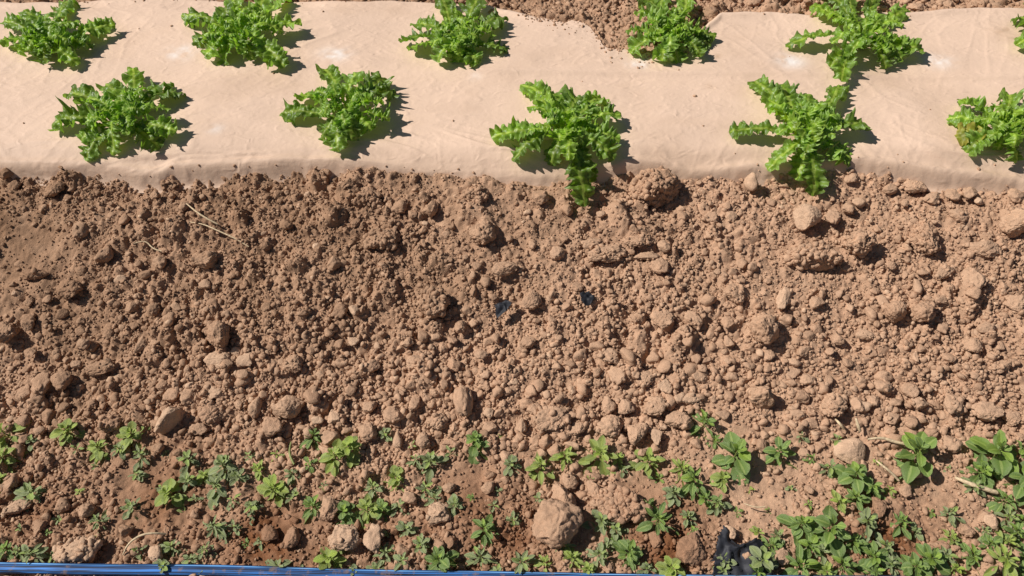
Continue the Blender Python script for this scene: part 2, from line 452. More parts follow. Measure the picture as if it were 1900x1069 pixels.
for a, b, s in [(1315, 165, 10), (1190, 130, 12), (1860, 70, 30), (1330, 112, 8)]:
    p = P(a, b)[0]; dirt = dirt + .9 * np.exp(-((FV[:, 0] - p.x) ** 2 + (FV[:, 1] - p.y) ** 2) / (s * .0009) ** 2) * (.5 + 1.6 * np.clip(fbm(FV[:, 0] * 90, FV[:, 1] * 90, 84, 2) + .1, 0, 1))
for cx_, cy_ in ((104, 74), (452, 66), (240, 218), (646, 200), (852, 76), (1046, 238), (1236, 62), (1592, 66), (1482, 238), (1852, 240), (1940, 62)):
    p = P(cx_, cy_ + 26)[0]; dirt = dirt + 1.6 * np.exp(-((FV[:, 0] - p.x) ** 2 + (FV[:, 1] - p.y) ** 2) / .022 ** 2) * np.clip(.6 + fbm(FV[:, 0] * 60, FV[:, 1] * 60, 88, 3), 0, 1)
dirt = np.clip(dirt, 0, .9)[:, None]
fc = fc * (1 - dirt) + np.array([.50, .34, .23]) * dirt
for a, b, s in [(340, 106, 30), (622, 108, 30), (1182, 126, 22), (1465, 122, 30), (1740, 118, 28), (60, 92, 20), (402, 245, 18), (880, 150, 14)]:   # chalky deposit
    p = P(a, b)[0]
    k = np.exp(-(((FV[:, 0] - p.x)) ** 2 + ((FV[:, 1] - p.y) * 1.25) ** 2) / (s * .00082) ** 2) * np.clip(.75 + 1.5 * fbm(FV[:, 0] * 60, FV[:, 1] * 60, 86, 3), 0, 1) * (.75 if s > 20 else .35)
    fc = fc * (1 - k[:, None]) + np.array([.84, .80, .76]) * k[:, None]
film = mesh_np('mulch_film', FV, grid_faces(len(fx), nv), fc, True, M_FILM)
link('mulch_film', film, label='wide tan mulch sheet stretched over the raised bed, crinkled along its lower edge', category='mulch sheet')
del FX, FY, FZ

# ------------------------------------------------------------------ clods
rng = np.random.default_rng(11)
THINGS = []       # (object, x, y) for landmarks etc.

def clod_shape(sub, seed, crust=1.0, facets=5, lump=1.0):
    V, F = ico(sub); r = np.random.default_rng(seed)
    o = r.uniform(-50, 50, 3)
    rad = 1 + .42 * lump * vn3(V * 1.3 + o, seed) + .30 * lump * vn3(V * 2.7 + o, seed + 1)
    Pn = V * rad[:, None]
    for _ in range(facets):
        n = r.normal(size=3); n /= np.linalg.norm(n); c = r.uniform(.45, .85)
        d = Pn @ n; k = np.clip(d - c, 0, None)
        Pn = Pn - (k * .8)[:, None] * n
    if sub >= 2:
        # crumbs fused onto the body: domes round random directions
        K = {2: 7, 3: 22, 4: 60, 5: 130}[sub] * (3 if crust > 1.45 and sub > 3 else 1)
        D = r.normal(size=(K, 3)); D /= np.linalg.norm(D, axis=1)[:, None]
        rr_ = (.62 if sub == 2 else .34 if sub == 3 else .27 if sub == 4 else .21) * (.62 if crust > 1.45 and sub > 3 else 1) * r.uniform(.45, 1.25, K)
        U = Pn / np.linalg.norm(Pn, axis=1)[:, None]
        dd = np.sqrt(np.clip(2 - 2 * U @ D.T, 0, 4)) / rr_
        bump = (np.sqrt(np.clip(1 - dd ** 2, 0, 1)) * rr_ * .50).max(1)
        Pn = Pn + U * (bump * min(crust, 1.5) * (.75 if sub > 2 else .5))[:, None]
        if sub >= 4:
            Pn = Pn * .90
    if sub == 2:
        Pn = Pn * (1 + .22 * vn3(V * 3.6 + o, seed + 2))[:, None]
    if sub >= 3:
        dirv = Pn / np.linalg.norm(Pn, axis=1)[:, None]
        a = vn3(V * 6 + o, seed + 2); b = vn3(V * 12 + o, seed + 3); c = vn3(V * 22 + o, seed + 4)
        Pn = Pn + dirv * (crust * (.13 * (.25 - np.abs(a)) * 1.6 + .10 * b + .08 * c))[:, None]
    return Pn, F

CR = [clod_shape(2, 4000 + k, 1.0, 8, 1.5) for k in range(10)]
CLODS = []   # records for labels
def clod(px, py, wpx, hpx=None, tone=0.0, look='tan', name='', seed=None, ang=None, crust=1.0, facets=5, lift=.30, tall=None, label=None, phrase=None):
    hpx = hpx or wpx * .85
    if crust > 1.45: lift = min(lift, .22)
    p, mpp = P(px, py)
    wpx0 = wpx
    if wpx > 34 and crust >= 1: wpx, hpx = wpx * .93, hpx * .93
    a = wpx * mpp * .5; b = hpx * mpp * .5 / .86
    zr = tall * mpp if tall else .68 * min(a, b)
    seed = seed if seed is not None else len(CLODS) + 100
    sub = 5 if wpx > 40 else (4 if wpx > 22 else 3)
    V, F = clod_shape(sub, seed, crust, facets + 3)
    V = V * np.array([a, b, zr])
    if wpx0 > 30 and crust >= 1:
        # crumbs stuck all over its skin
        rs = np.random.default_rng(seed + 7)
        nn = int((wpx0 / 30.) ** 1.7 * 22 * (crust ** 1.6 if crust > 1.45 else .55 if crust > 1.05 else .16))
        pick = V[rs.integers(0, len(V), nn * 2)]; pick = pick[pick[:, 2] > -.35 * zr][:nn]
        Vs, Fs, o_ = [V], [F], len(V)
        for q in pick:
            Vc, Fc = CR[int(rs.integers(0, len(CR)))]
            rc = (.0014 + .0044 * rs.random() ** 2.2) * (wpx0 / 60.) ** .3
            th = rs.uniform(0, 6.28); M3 = np.array([[math.cos(th), math.sin(th), 0], [-math.sin(th), math.cos(th), 0], [0, 0, 1]])
            Vs.append((Vc * rc * rs.uniform(.7, 1.2, 3)) @ M3 + q * .97); Fs.append(Fc + o_); o_ += len(Vc)
        V, F = np.concatenate(Vs), np.concatenate(Fs)
    an = math.radians(ang) if ang is not None else 0.0
    ca, sa = math.cos(an), math.sin(an)
    V = V @ np.array([[ca, sa, 0], [-sa, ca, 0], [0, 0, 1]])
    zc = float(z_base(p.x, p.y)) + lift * zr + .004
    # the point wanted at the pixel is the middle of the clod
    q, _ = P(px, py, lift * zr + .004)
    x, y = q.x, q.y
    zc = float(z_base(x, y)) + lift * zr + .004
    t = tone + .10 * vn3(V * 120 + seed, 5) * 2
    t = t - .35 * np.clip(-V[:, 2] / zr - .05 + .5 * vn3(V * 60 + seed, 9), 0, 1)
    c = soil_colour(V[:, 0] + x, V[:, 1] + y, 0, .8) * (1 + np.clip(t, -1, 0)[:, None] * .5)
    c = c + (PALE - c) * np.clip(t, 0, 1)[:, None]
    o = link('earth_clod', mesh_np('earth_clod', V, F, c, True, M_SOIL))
    o.location = (x, y, zc)
    o['category'] = 'earth clod'
    CLODS.append(dict(o=o, px=px, py=py, w=wpx, x=x, y=y, r=(a + b) / 2, label=label, phrase=phrase, look=look))
    return o

# hand-placed clods: px, py, width, height, tone, options
BIG = [
 (1030, 972, 100, 84, .28, dict(crust=.95, ang=20, lift=.5, tall=42, facets=4, label='largest earth clod of all, pale, rounded, near bottom edge', phrase='the largest round clod')),
 (1042, 925, 60, 58, .22, dict(lift=.5, label='pale crumbly clod leaning on the upper side of the largest round clod')),
 (1060, 892, 34, 30, .2, dict(lift=.5, label='small clod capping the stack above the largest round clod')),
 (1102, 908, 36, 34, .1, dict(label='round brown clod just right of the stack above the largest round clod')),
 (1152, 934, 104, 66, .12, dict(ang=-15, lift=.3, tall=22, facets=3, crust=1.5, label='wide crusty slab of earth with a ragged broken lower edge among the weeds', phrase='the wide crusty slab')),
 (640, 996, 68, 58, .42, dict(facets=7, lift=.4, label='very pale angular clod just above the blue hose, wider one of two', phrase='the very pale angular clod')),
 (694, 1002, 42, 58, .36, dict(lift=.45, label='upright pale clod beside the wider very pale angular clod above the blue hose')),
 (148, 1022, 96, 44, .34, dict(facets=4, crust=1.3, lift=.25, label='long low pale lump of earth resting just above the blue hose near its left end', phrase='the long low pale lump')),
 (287, 1028, 28, 34, .4, dict(ang=25, lift=.45, label='small pale leaf-shaped clod standing under the curved white rootlet')),
 (314, 776, 46, 56, .36, dict(ang=-25, facets=8, lift=.5, tall=26, crust=.6, label='pale angular clod standing on end with a flat sunlit face, at the weeds upper edge', phrase='the pale upright clod')),
 (204, 786, 52, 44, .10, dict(crust=1.3, label='flattish brown clod just left of the pale upright clod')),
 (536, 759, 58, 46, .26, dict(ang=25, facets=7, lift=.45, tall=26, crust=.6, label='smooth-faced pale wedge of earth above the pair of small stones', phrase='the smooth pale wedge')),
 (503, 788, 42, 42, .1, dict(lift=.45, label='brown clod tucked below left of the smooth pale wedge')),
 (471, 758, 26, 46, .18, dict(lift=.45, tall=16, label='narrow upright clod left of the smooth pale wedge')),
 (589, 779, 24, 20, .85, dict(crust=.5, facets=7, lift=.4, label='whitish little stone, brightest in the soil band above the weeds', phrase='the whitish little stone')),
 (622, 775, 38, 30, .32, dict(ang=20, lift=.4, label='pale clod touching the right side of the whitish little stone')),
 (800, 562, 64, 58, .16, dict(crust=1.6, facets=3, lift=.45, tall=30, label='rough lumpy round clod casting a dark shadow in the middle of the slope', phrase='the rough lumpy round clod')),
 (711, 446, 72, 48, .14, dict(crust=1.5, facets=3, lift=.3, label='broad crumbly clod below the second front-row plant with shadow at its right', phrase='the broad crumbly clod')),
 (677, 366, 52, 48, .08, dict(crust=1.6, facets=3, lift=.4, label='crumbly clod just under the film edge left of the middle front-row plant')),
 (740, 385, 36, 30, .05, dict()),
 (800, 388, 40, 40, .05, dict(lift=.45, facets=7, label='pointed brown clod under the film edge with a triangular shadow')),
 (893, 432, 52, 52, .12, dict(lift=.4, facets=3, crust=1.3, label='rounded tan clod above the two black plastic scraps', phrase='the rounded tan clod')),
 (880, 366, 56, 42, .06, dict(crust=1.7, facets=2, lift=.35)),
 (938, 498, 54, 32, .22, dict(ang=15, lift=.45, facets=5, label='smooth tan oval clod on the slope below the middle front-row plant', phrase='the smooth tan oval clod')),
 (986, 556, 44, 42, .08, dict(lift=.45, facets=3, label='round brown clod between the two black plastic scraps')),
 (379, 482, 62, 36, .12, dict(ang=20, lift=.5, tall=20, label='brown wedge clod with a deep shadow beneath the pale straw stalks', phrase='the wedge clod under the straw')),
 (407, 624, 48, 52, .14, dict(lift=.5, tall=24, facets=6, label='tall round-topped clod directly above the pale flat-topped clod')),
 (407, 668, 62, 34, .38, dict(facets=7, crust=.8, lift=.35, label='pale flat-topped clod on the left part of the slope', phrase='the pale flat-topped clod')),
 (457, 668, 36, 26, .42, dict(facets=4, crust=.6, lift=.4, label='small pale oval clod just right of the pale flat-topped clod')),
 (187, 682, 76, 26, .10, dict(ang=18, lift=.35, label='long slanting ridge-shaped clod at the left of the slope', phrase='the long slanting clod')),
 (141, 676, 24, 18, .25, dict()),
 (114, 706, 42, 40, .06, dict(facets=4, lift=.45, label='right one of two round olive-brown clods side by side at left', phrase='the two round clods at left')),
 (76, 712, 36, 42, .06, dict(facets=4, lift=.45, label='left one of two round olive-brown clods side by side at left')),
 (44, 728, 26, 30, .0, dict()),
 (126, 538, 50, 40, -.12, dict(lift=.4, crust=1.3, label='dark brown half-shaded clod on the darker upper left slope', phrase='the dark half-shaded clod')),
 (61, 508, 52, 26, -.05, dict(lift=.35)),
 (195, 472, 36, 40, .06, dict(lift=.45)),
 (147, 428, 34, 34, .12, dict(lift=.5, label='brown clod with a pale top and long shadow on the dark upper left slope')),
 (100, 352, 46, 36, .02, dict(lift=.5)),
 (23, 345, 26, 24, .05, dict(lift=.5)), (10, 322, 30, 24, -.1, dict(lift=.5)),
 (340, 382, 24, 22, .2, dict(label='small pale round clod at the upper end of the straw stalks')),
 (298, 486, 30, 28, .1, dict()), (232, 408, 22, 24, .0, dict()),
 (12, 615, 46, 52, .02, dict(lift=.4)), (52, 598, 36, 40, -.05, dict(lift=.4)),
 (263, 640, 30, 42, .14, dict(ang=-20, lift=.4)), (276, 662, 26, 26, .28, dict()),
 (284, 572, 28, 30, -.02, dict()), (630, 577, 36, 36, .0, dict()), (620, 487, 30, 28, .15, dict()),
 (588, 458, 17, 15, .7, dict(facets=7, crust=.4, label='tiny whitish stone glinting on the slope below the film', phrase='the tiny whitish stone')),
 (350, 738, 38, 44, .1, dict(facets=3)), (400, 728, 38, 24, .3, dict(ang=8)), (368, 797, 38, 28, .2, dict(ang=15)), (318, 735, 30, 34, .1, dict(ang=-30)),
 (395, 765, 56, 40, .05, dict(crust=1.4)), (444, 750, 24, 26, .25, dict()), (300, 715, 28, 20, -.05, dict()),
 (546, 676, 44, 38, .2, dict(ang=30)), (690, 676, 36, 28, .08, dict(ang=15)), (778, 673, 46, 34, .12, dict(crust=1.3)), (755, 636, 28, 22, .2, dict()),
 (894, 658, 28, 18, .28, dict(ang=12)), (806, 727, 24, 20, .2, dict()), (768, 748, 28, 34, .1, dict()), (730, 767, 42, 40, .1, dict(lift=.5, label='round brown clod left of the tall upright shard')),
 (685, 754, 30, 30, .16, dict(facets=7)), (811, 780, 44, 34, .15, dict(crust=1.3)), (685, 800, 44, 34, .12, dict(facets=4)), (786, 818, 32, 30, .22, dict(label='small ring-like clod with a hollow top just above the grey weeds', phrase='the small hollow-topped clod', facets=3)),
 (860, 745, 34, 78, .1, dict(ang=8, lift=.5, tall=22, facets=7, label='tall upright shard of earth with a black shadow along its right side', phrase='the tall upright shard')),
 (907, 766, 24, 22, .3, dict()), (908, 795, 32, 26, .18, dict()), (738, 816, 18, 36, .28, dict(ang=-5, lift=.5)),
 (1500, 402, 60, 46, .42, dict(ang=8, facets=9, lift=.5, tall=28, crust=.5, label='largest pale angular clod near the film, just below the fourth front-row plant', phrase='the pale angular clod')),
 (1547, 405, 32, 32, .14, dict(lift=.5, facets=7)), (1575, 388, 26, 24, .1, dict()), (1594, 376, 22, 18, .2, dict()),
 (1505, 474, 104, 54, .16, dict(crust=1.6, facets=4, lift=.2, tall=28, label='broadest crusty clod on the slope, right side, over a black crevice', phrase='the broad crusty clod')),
 (1594, 456, 60, 46, .16, dict(crust=1.6, facets=2, lift=.5, tall=34, label='crumbly clod joined to the upper right of the broadest crusty clod')),
 (1713, 440, 60, 66, -.05, dict(crust=1.8, facets=1, lift=.1, tall=22)),
 (1128, 470, 78, 34, .26, dict(ang=12, facets=4, crust=1.2, lift=.45, label='long pale lumpy clod below the middle plant with a dark gap at its right', phrase='the long pale lumpy clod')),
 (1098, 452, 46, 22, .26, dict(ang=12)), (1184, 446, 64, 30, .14, dict(crust=1.4)), (1200, 476, 56, 22, .24, dict()), (1232, 458, 26, 24, .26, dict()), (1222, 492, 40, 40, .08, dict()),
 (1035, 470, 30, 30, .2, dict(ang=20)), (1000, 366, 36, 36, .1, dict()), (1052, 388, 22, 24, .1, dict()),
 (1216, 352, 88, 70, -.02, dict(crust=1.8, facets=2, lift=.35, tall=40, label='big crumbly mound of earth lapping over the film edge right of the middle plant', phrase='the crumbly mound on the film edge')),
 (1318, 405, 34, 28, .1, dict()), (1357, 402, 26, 20, .25, dict(ang=30)), (1265, 400, 26, 24, .05, dict()),
 (1232, 592, 46, 46, .12, dict(lift=.45, label='squarish clod with black shadow, left one of a pair on the middle right slope')),
 (1290, 594, 42, 38, .14, dict(lift=.45, label='right one of a pair of clods with black shadows on the middle right slope')),
 (1363, 546, 50, 42, .12, dict(lift=.4, crust=1.3)), (1453, 552, 32, 46, .3, dict(ang=-25, facets=6)), (1412, 608, 62, 62, .1, dict(facets=4, lift=.45, tall=34, label='big round-shouldered clod with a tall black shadow on the right slope', phrase='the round-shouldered clod')),
 (1658, 576, 50, 40, -.02, dict(lift=.5, tall=24, label='left one of two dark domed clods side by side on the right slope', phrase='the two dark domed clods')),
 (1711, 577, 50, 42, -.02, dict(lift=.5, tall=24, label='right one of two dark domed clods side by side on the right slope')),
 (1805, 520, 48, 60, .26, dict(ang=-30, lift=.3, facets=4, label='large smooth tan clod slanting down the slope at far right', phrase='the smooth slanting clod')),
 (1824, 462, 66, 36, .2, dict(ang=5, lift=.3)), (1884, 414, 62, 46, .24, dict(lift=.5, tall=26, label='large smooth clod at the right edge below the film corner', phrase='the smooth clod at the right edge')),
 (1779, 399, 38, 26, .2, dict(ang=8, facets=3, lift=.5)), (1731, 368, 40, 28, .2, dict(facets=4)), (1767, 362, 30, 26, .2, dict()), (1799, 358, 32, 24, .24, dict()), (1887, 364, 40, 30, .2, dict()), (1817, 373, 18, 13, .6, dict()),
 (1698, 345, 44, 34, .22, dict(ang=-20, facets=6)), (1580, 332, 30, 22, .2, dict()), (1650, 350, 30, 20, .1, dict()), (1392, 338, 20, 30, .35, dict(ang=10, tall=16, lift=.6)),
 (1753, 506, 52, 26, .16, dict(ang=22)), (1703, 534, 22, 34, .26, dict(facets=8)), (1746, 556, 38, 22, .2, dict()), (1786, 558, 24, 22, .2, dict()), (1887, 560, 44, 34, .24, dict()), (1515, 562, 30, 30, .2, dict()),
 (1604, 620, 36, 26, .28, dict(ang=-35, facets=8)), (1827, 608, 40, 24, .24, dict(ang=10)), (1799, 640, 48, 34, .16, dict()), (1493, 650, 28, 32, .14, dict(ang=-30)), (1498, 706, 32, 24, .25, dict()), (1736, 694, 20, 18, .3, dict()), (1860, 680, 50, 22, .22, dict(ang=8)),
 (1413, 735, 50, 42, .16, dict(lift=.7, tall=28, facets=4, label='round-topped clod perched above a flat slab in deep shadow', phrase='the perched round-topped clod')),
 (1408, 768, 58, 20, .1, dict(facets=3, lift=.2, crust=1.3, label='thin flat slab lying in deep shadow under the perched round-topped clod')),
 (1544, 752, 62, 50, .16, dict(crust=1.2, facets=3, lift=.4, label='wide dome-shaped clod left of the row of small clods above the big-leaved weeds', phrase='the wide dome-shaped clod')),
 (1502, 786, 40, 24, .1, dict()), (1640, 718, 36, 34, .24, dict(lift=.5)), (1622, 742, 30, 24, .26, dict()), (1690, 724, 34, 28, .2, dict()), (1705, 750, 34, 26, .26, dict()), (1662, 747, 30, 18, .2, dict()), (1766, 748, 36, 42, .26, dict(lift=.5, label='block-shaped pale clod with a shadow bar along its right side')),
 (1834, 765, 56, 40, .28, dict(facets=4)), (1655, 776, 40, 22, .26, dict()), (1766, 822, 42, 36, .22, dict()), (1880, 776, 44, 28, .24, dict()), (1590, 750, 28, 32, .24, dict()),
 (1578, 838, 62, 46, .4, dict(crust=.4, facets=2, lift=.35, label='smooth tan rounded hump of earth under the dry straw tuft', phrase='the smooth tan hump')),
 (1147, 694, 36, 42, .28, dict(facets=5)), (1195, 704, 44, 30, .26, dict(facets=4, ang=15)), (1130, 664, 54, 32, .26, dict(crust=1.2)), (1233, 716, 32, 30, .3, dict(facets=6)), (1281, 738, 44, 24, .3, dict(ang=10)), (1160, 754, 40, 38, .26, dict(facets=7)), (1128, 750, 30, 34, .16, dict()),
 (1215, 756, 54, 42, .22, dict(facets=3, crust=1.3)), (1182, 803, 44, 56, .26, dict(ang=-15, lift=.5, facets=4, label='tall lumpy pale clod above the line of bright weeds', phrase='the tall lumpy pale clod')),
 (1134, 792, 56, 42, .24, dict(facets=3)), (1023, 778, 72, 44, .18, dict(ang=20, crust=1.4, facets=3, label='wide slanting lump right of the tall upright shard', phrase='the wide slanting lump')), (1072, 794, 62, 24, .2, dict(ang=20, facets=4)),
 (1261, 780, 54, 42, .24, dict(facets=3)), (1218, 812, 28, 32, .34, dict()), (1260, 740, 22, 24, .3, dict()), (990, 760, 30, 28, .1, dict()), (968, 790, 26, 30, .2, dict()),
 (607, 944, 46, 44, .18, dict(facets=3, crust=.8, label='rounded ring-like clod beside a dark green weed above the very pale angular clod', phrase='the ring-like clod')),
 (114, 938, 40, 30, .2, dict()), (160, 945, 34, 26, .28, dict(ang=30)), (72, 975, 34, 28, .14, dict()), (30, 940, 60, 26, .3, dict(ang=15)), (20, 895, 36, 30, .1, dict()), (290, 830, 26, 22, .1, dict()),
 (1357, 986, 24, 24, .3, dict(lift=.6, label='small pink-brown clod sitting on the torn black plastic')), (1284, 1018, 62, 54, -.05, dict(facets=5, crust=.8, lift=.3, label='reddish broken slab left of the torn black plastic', phrase='the reddish broken slab')),
 (1795, 984, 30, 26, .05, dict(phrase='the round reddish clod', label='round reddish clod among the weeds in the lower right part')), (1632, 940, 34, 40, -.05, dict(facets=6)), (1680, 910, 30, 22, .2, dict()), (1840, 970, 34, 30, .3, dict()),
 (810, 952, 56, 44, .3, dict(facets=5)), (762, 925, 30, 26, .22, dict()), (905, 905, 30, 28, .2, dict()), (835, 905, 30, 20, .25, dict()), (540, 1000, 36, 40, -.1, dict()), (500, 990, 32, 30, -.1, dict()), (232, 985, 30, 26, .05, dict()),
 (1215, 1000, 26, 30, .0, dict()), (1450, 1035, 34, 30, .25, dict()), (1700, 880, 26, 20, .28, dict()), (1480, 770, 40, 26, .2, dict()), (1340, 770, 30, 22, .24, dict()), (1300, 700, 34, 26, .26, dict()), (1360, 700, 30, 20, .26, dict()),
 (1005, 25, 24, 20, .1, dict(label='small clod on the soil behind the film beside the notched corner')), (1450, 20, 30, 24, .2, dict()), (1395, 5, 34, 22, .14, dict()), (1700, 12, 30, 20, .22, dict()), (1760, 8, 26, 18, .2, dict()), (1845, 12, 26, 18, .2, dict()), (1320, 25, 40, 26, -.12, dict()), (915, 25, 22, 18, .1, dict()),
]
for b in BIG:
    kw = dict(b[5]); clod(b[0], b[1], b[2], b[3], b[4] + (.35 if b[4] >= .3 else 0), **kw)

# the rest of the larger clods, spread between them
tries = 0
while len(CLODS) < 300 and tries < 20000:
    tries += 1
    py = 335 + 470 * rng.random() ** .8 if rng.random() < .85 else 800 + 260 * rng.random()
    px = rng.uniform(-10, 1910)
    wd = 15 + 15 * rng.random() ** 2 + (4 if py > 620 else 0)
    if py < 620 and px < 700: wd *= .9
    if any(math.hypot(px - c['px'], (py - c['py']) * 1.15) < .62 * (wd + c['w']) for c in CLODS): continue
    if any(math.hypot(px - a, py - b) < r * .7 for a, b, r in SMOOTH): continue
    p = P(px, py)[0]
    if p.y > float(y_front(p.x)) - .008: continue
    clod(px, py, wd, wd * rng.uniform(.7, 1.0), rng.uniform(-.22, .36), ang=rng.uniform(-60, 60), facets=int(rng.integers(3, 9)), lift=rng.uniform(.05, .38), crust=rng.choice([.8, 1.2, 1.6]))

# ------------------------------------------------------------------ soil crumbs (uncountable)
def crumbs(n, r0, r1, power, sub, seed, region, clear=True, lift=(.05, .7), on_film=False):
    r = np.random.default_rng(seed)
    (xa, xb, ya, yb) = region
    x = r.uniform(xa, xb, n); y = r.uniform(ya, yb, n)
    A = rough(x, y)
    px, py = to_px(x, y, z_base(x, y))
    grow = .78 + .45 * ss(420, 720, py) + .12 * ss(700, 1500, px)
    rad = (r0 + (r1 - r0) * r.random(n) ** power) * grow
    m = soil_mask(x, y) > .6
    m &= r.random(n) < np.clip(1.35 * A + (.10 if r1 < .004 else -.06), 0, 1) * (1 - (.55 if r1 > .004 else 0) * ss(830, 900, py))
    if on_film:
        d1, d2 = y - y_front(x), y_back(x) - y
        m = (d1 > 0) & (d2 > 0) & (r.random(n) < .07 * np.exp(-d1 / .005) + np.exp(-d2 / (.006 + .010 * (np.abs(x - .18) < .16))) * (.35 + .6 * (np.abs(x - .18) < .16)) + .0007)
    else: m &= ~((y > y_front(x) - rad * .4) & (y < y_back(x) + rad * .2))
    # loose density patches
    m &= r.random(n) < np.clip(.8 + 1.2 * vn(x * 11, y * 11, seed + 3), .15, 1)
    if clear:
        for c in CLODS:
            m &= (x - c['x']) ** 2 + (y - c['y']) ** 2 > (c['r'] * .72) ** 2
    x, y, rad, n = x[m], y[m], rad[m], int(m.sum())
    z = (film_height(x, y) if on_film else z_ground(x, y)) + rad * r.uniform(lift[0], lift[1], n) * .8
    nvar = 24
    tone = np.where(r.random(n) < .03, .75, np.clip(r.normal(.06, .16, n), -.5, .45))
    colr = soil_colour(x, y, tone)
    VV, FF, CC = [], [], []
    off = 0
    which = r.integers(0, nvar, n); an = r.uniform(0, 2 * math.pi, n)
    sx, sy, sz = r.uniform(.75, 1.3, n), r.uniform(.75, 1.2, n), r.uniform(.6, 1.0, n)
    for k in range(nvar):
        i = np.where(which == k)[0]
        if not len(i): continue
        Vk, Fk = clod_shape(sub, seed * 50 + k, 1.0, 8, 1.5)
        L = len(Vk)
        q = Vk[None] * np.stack([sx[i], sy[i], sz[i]], -1)[:, None, :] * rad[i][:, None, None]
        c, s = np.cos(an[i])[:, None], np.sin(an[i])[:, None]
        qx = q[..., 0] * c - q[..., 1] * s + x[i][:, None]; qy = q[..., 0] * s + q[..., 1] * c + y[i][:, None]; qz = q[..., 2] + z[i][:, None]
        VV.append(np.stack([qx, qy, qz], -1).reshape(-1, 3))
        FF.append((Fk[None] + (off + np.arange(len(i)) * L)[:, None, None]).reshape(-1, 3))
        CC.append(np.repeat(colr[i], L, 0)); off += len(i) * L
    return np.concatenate(VV), np.concatenate(FF), np.concatenate(CC)

parts = [crumbs(2100, .0050, .0100, 2.2, 3, 5, (-.95, .95, .30, 1.04), True, (-.35, .5)),
         crumbs(30000, .0022, .0056, 2.0, 2, 6, (-.95, .95, .30, 1.04), True, (-.2, .7)),
         crumbs(62000, .0012, .0028, 1.2, 1, 7, (-.92, .92, .32, 1.04), False),
         crumbs(9000, .0028, .0080, 1.8, 2, 8, (-1.1, 1.1, 1.33, 1.66)),
         crumbs(9000, .0016, .0030, 1.2, 1, 9, (-1.1, 1.1, 1.33, 1.60), False),
         crumbs(9000, .0030, .0080, 2.0, 2, 13, (-1.5, -.93, .0, 1.04), False),
         crumbs(9000, .0030, .0080, 2.0, 2, 14, (.93, 1.5, .0, 1.04), False),
         crumbs(9000, .0030, .0080, 2.0, 2, 15, (-.95, .95, .0, .31), False),
         crumbs(60000, .0012, .0036, 1.6, 2, 12, (-.95, .95, .98, 1.50), False, (.1, .6), True)]
off = 0; VV, FF, CC = [], [], []
for a, b, c in parts:
    VV.append(a); FF.append(b + off); CC.append(c); off += len(a)
link('soil_crumbs', mesh_np('soil_crumbs', np.concatenate(VV), np.concatenate(FF), np.concatenate(CC), True, M_SOIL),
     kind='stuff', label='loose brown soil crumbs strewn over the slope and the furrow', category='soil crumbs')
del parts, VV, FF, CC

# ------------------------------------------------------------------ leafy plants on the bed
def bez(p0, p1, p2, p3, s):
    s = s[:, None]
    return (1 - s) ** 3 * p0 + 3 * (1 - s) ** 2 * s * p1 + 3 * (1 - s) * s * s * p2 + s ** 3 * p3

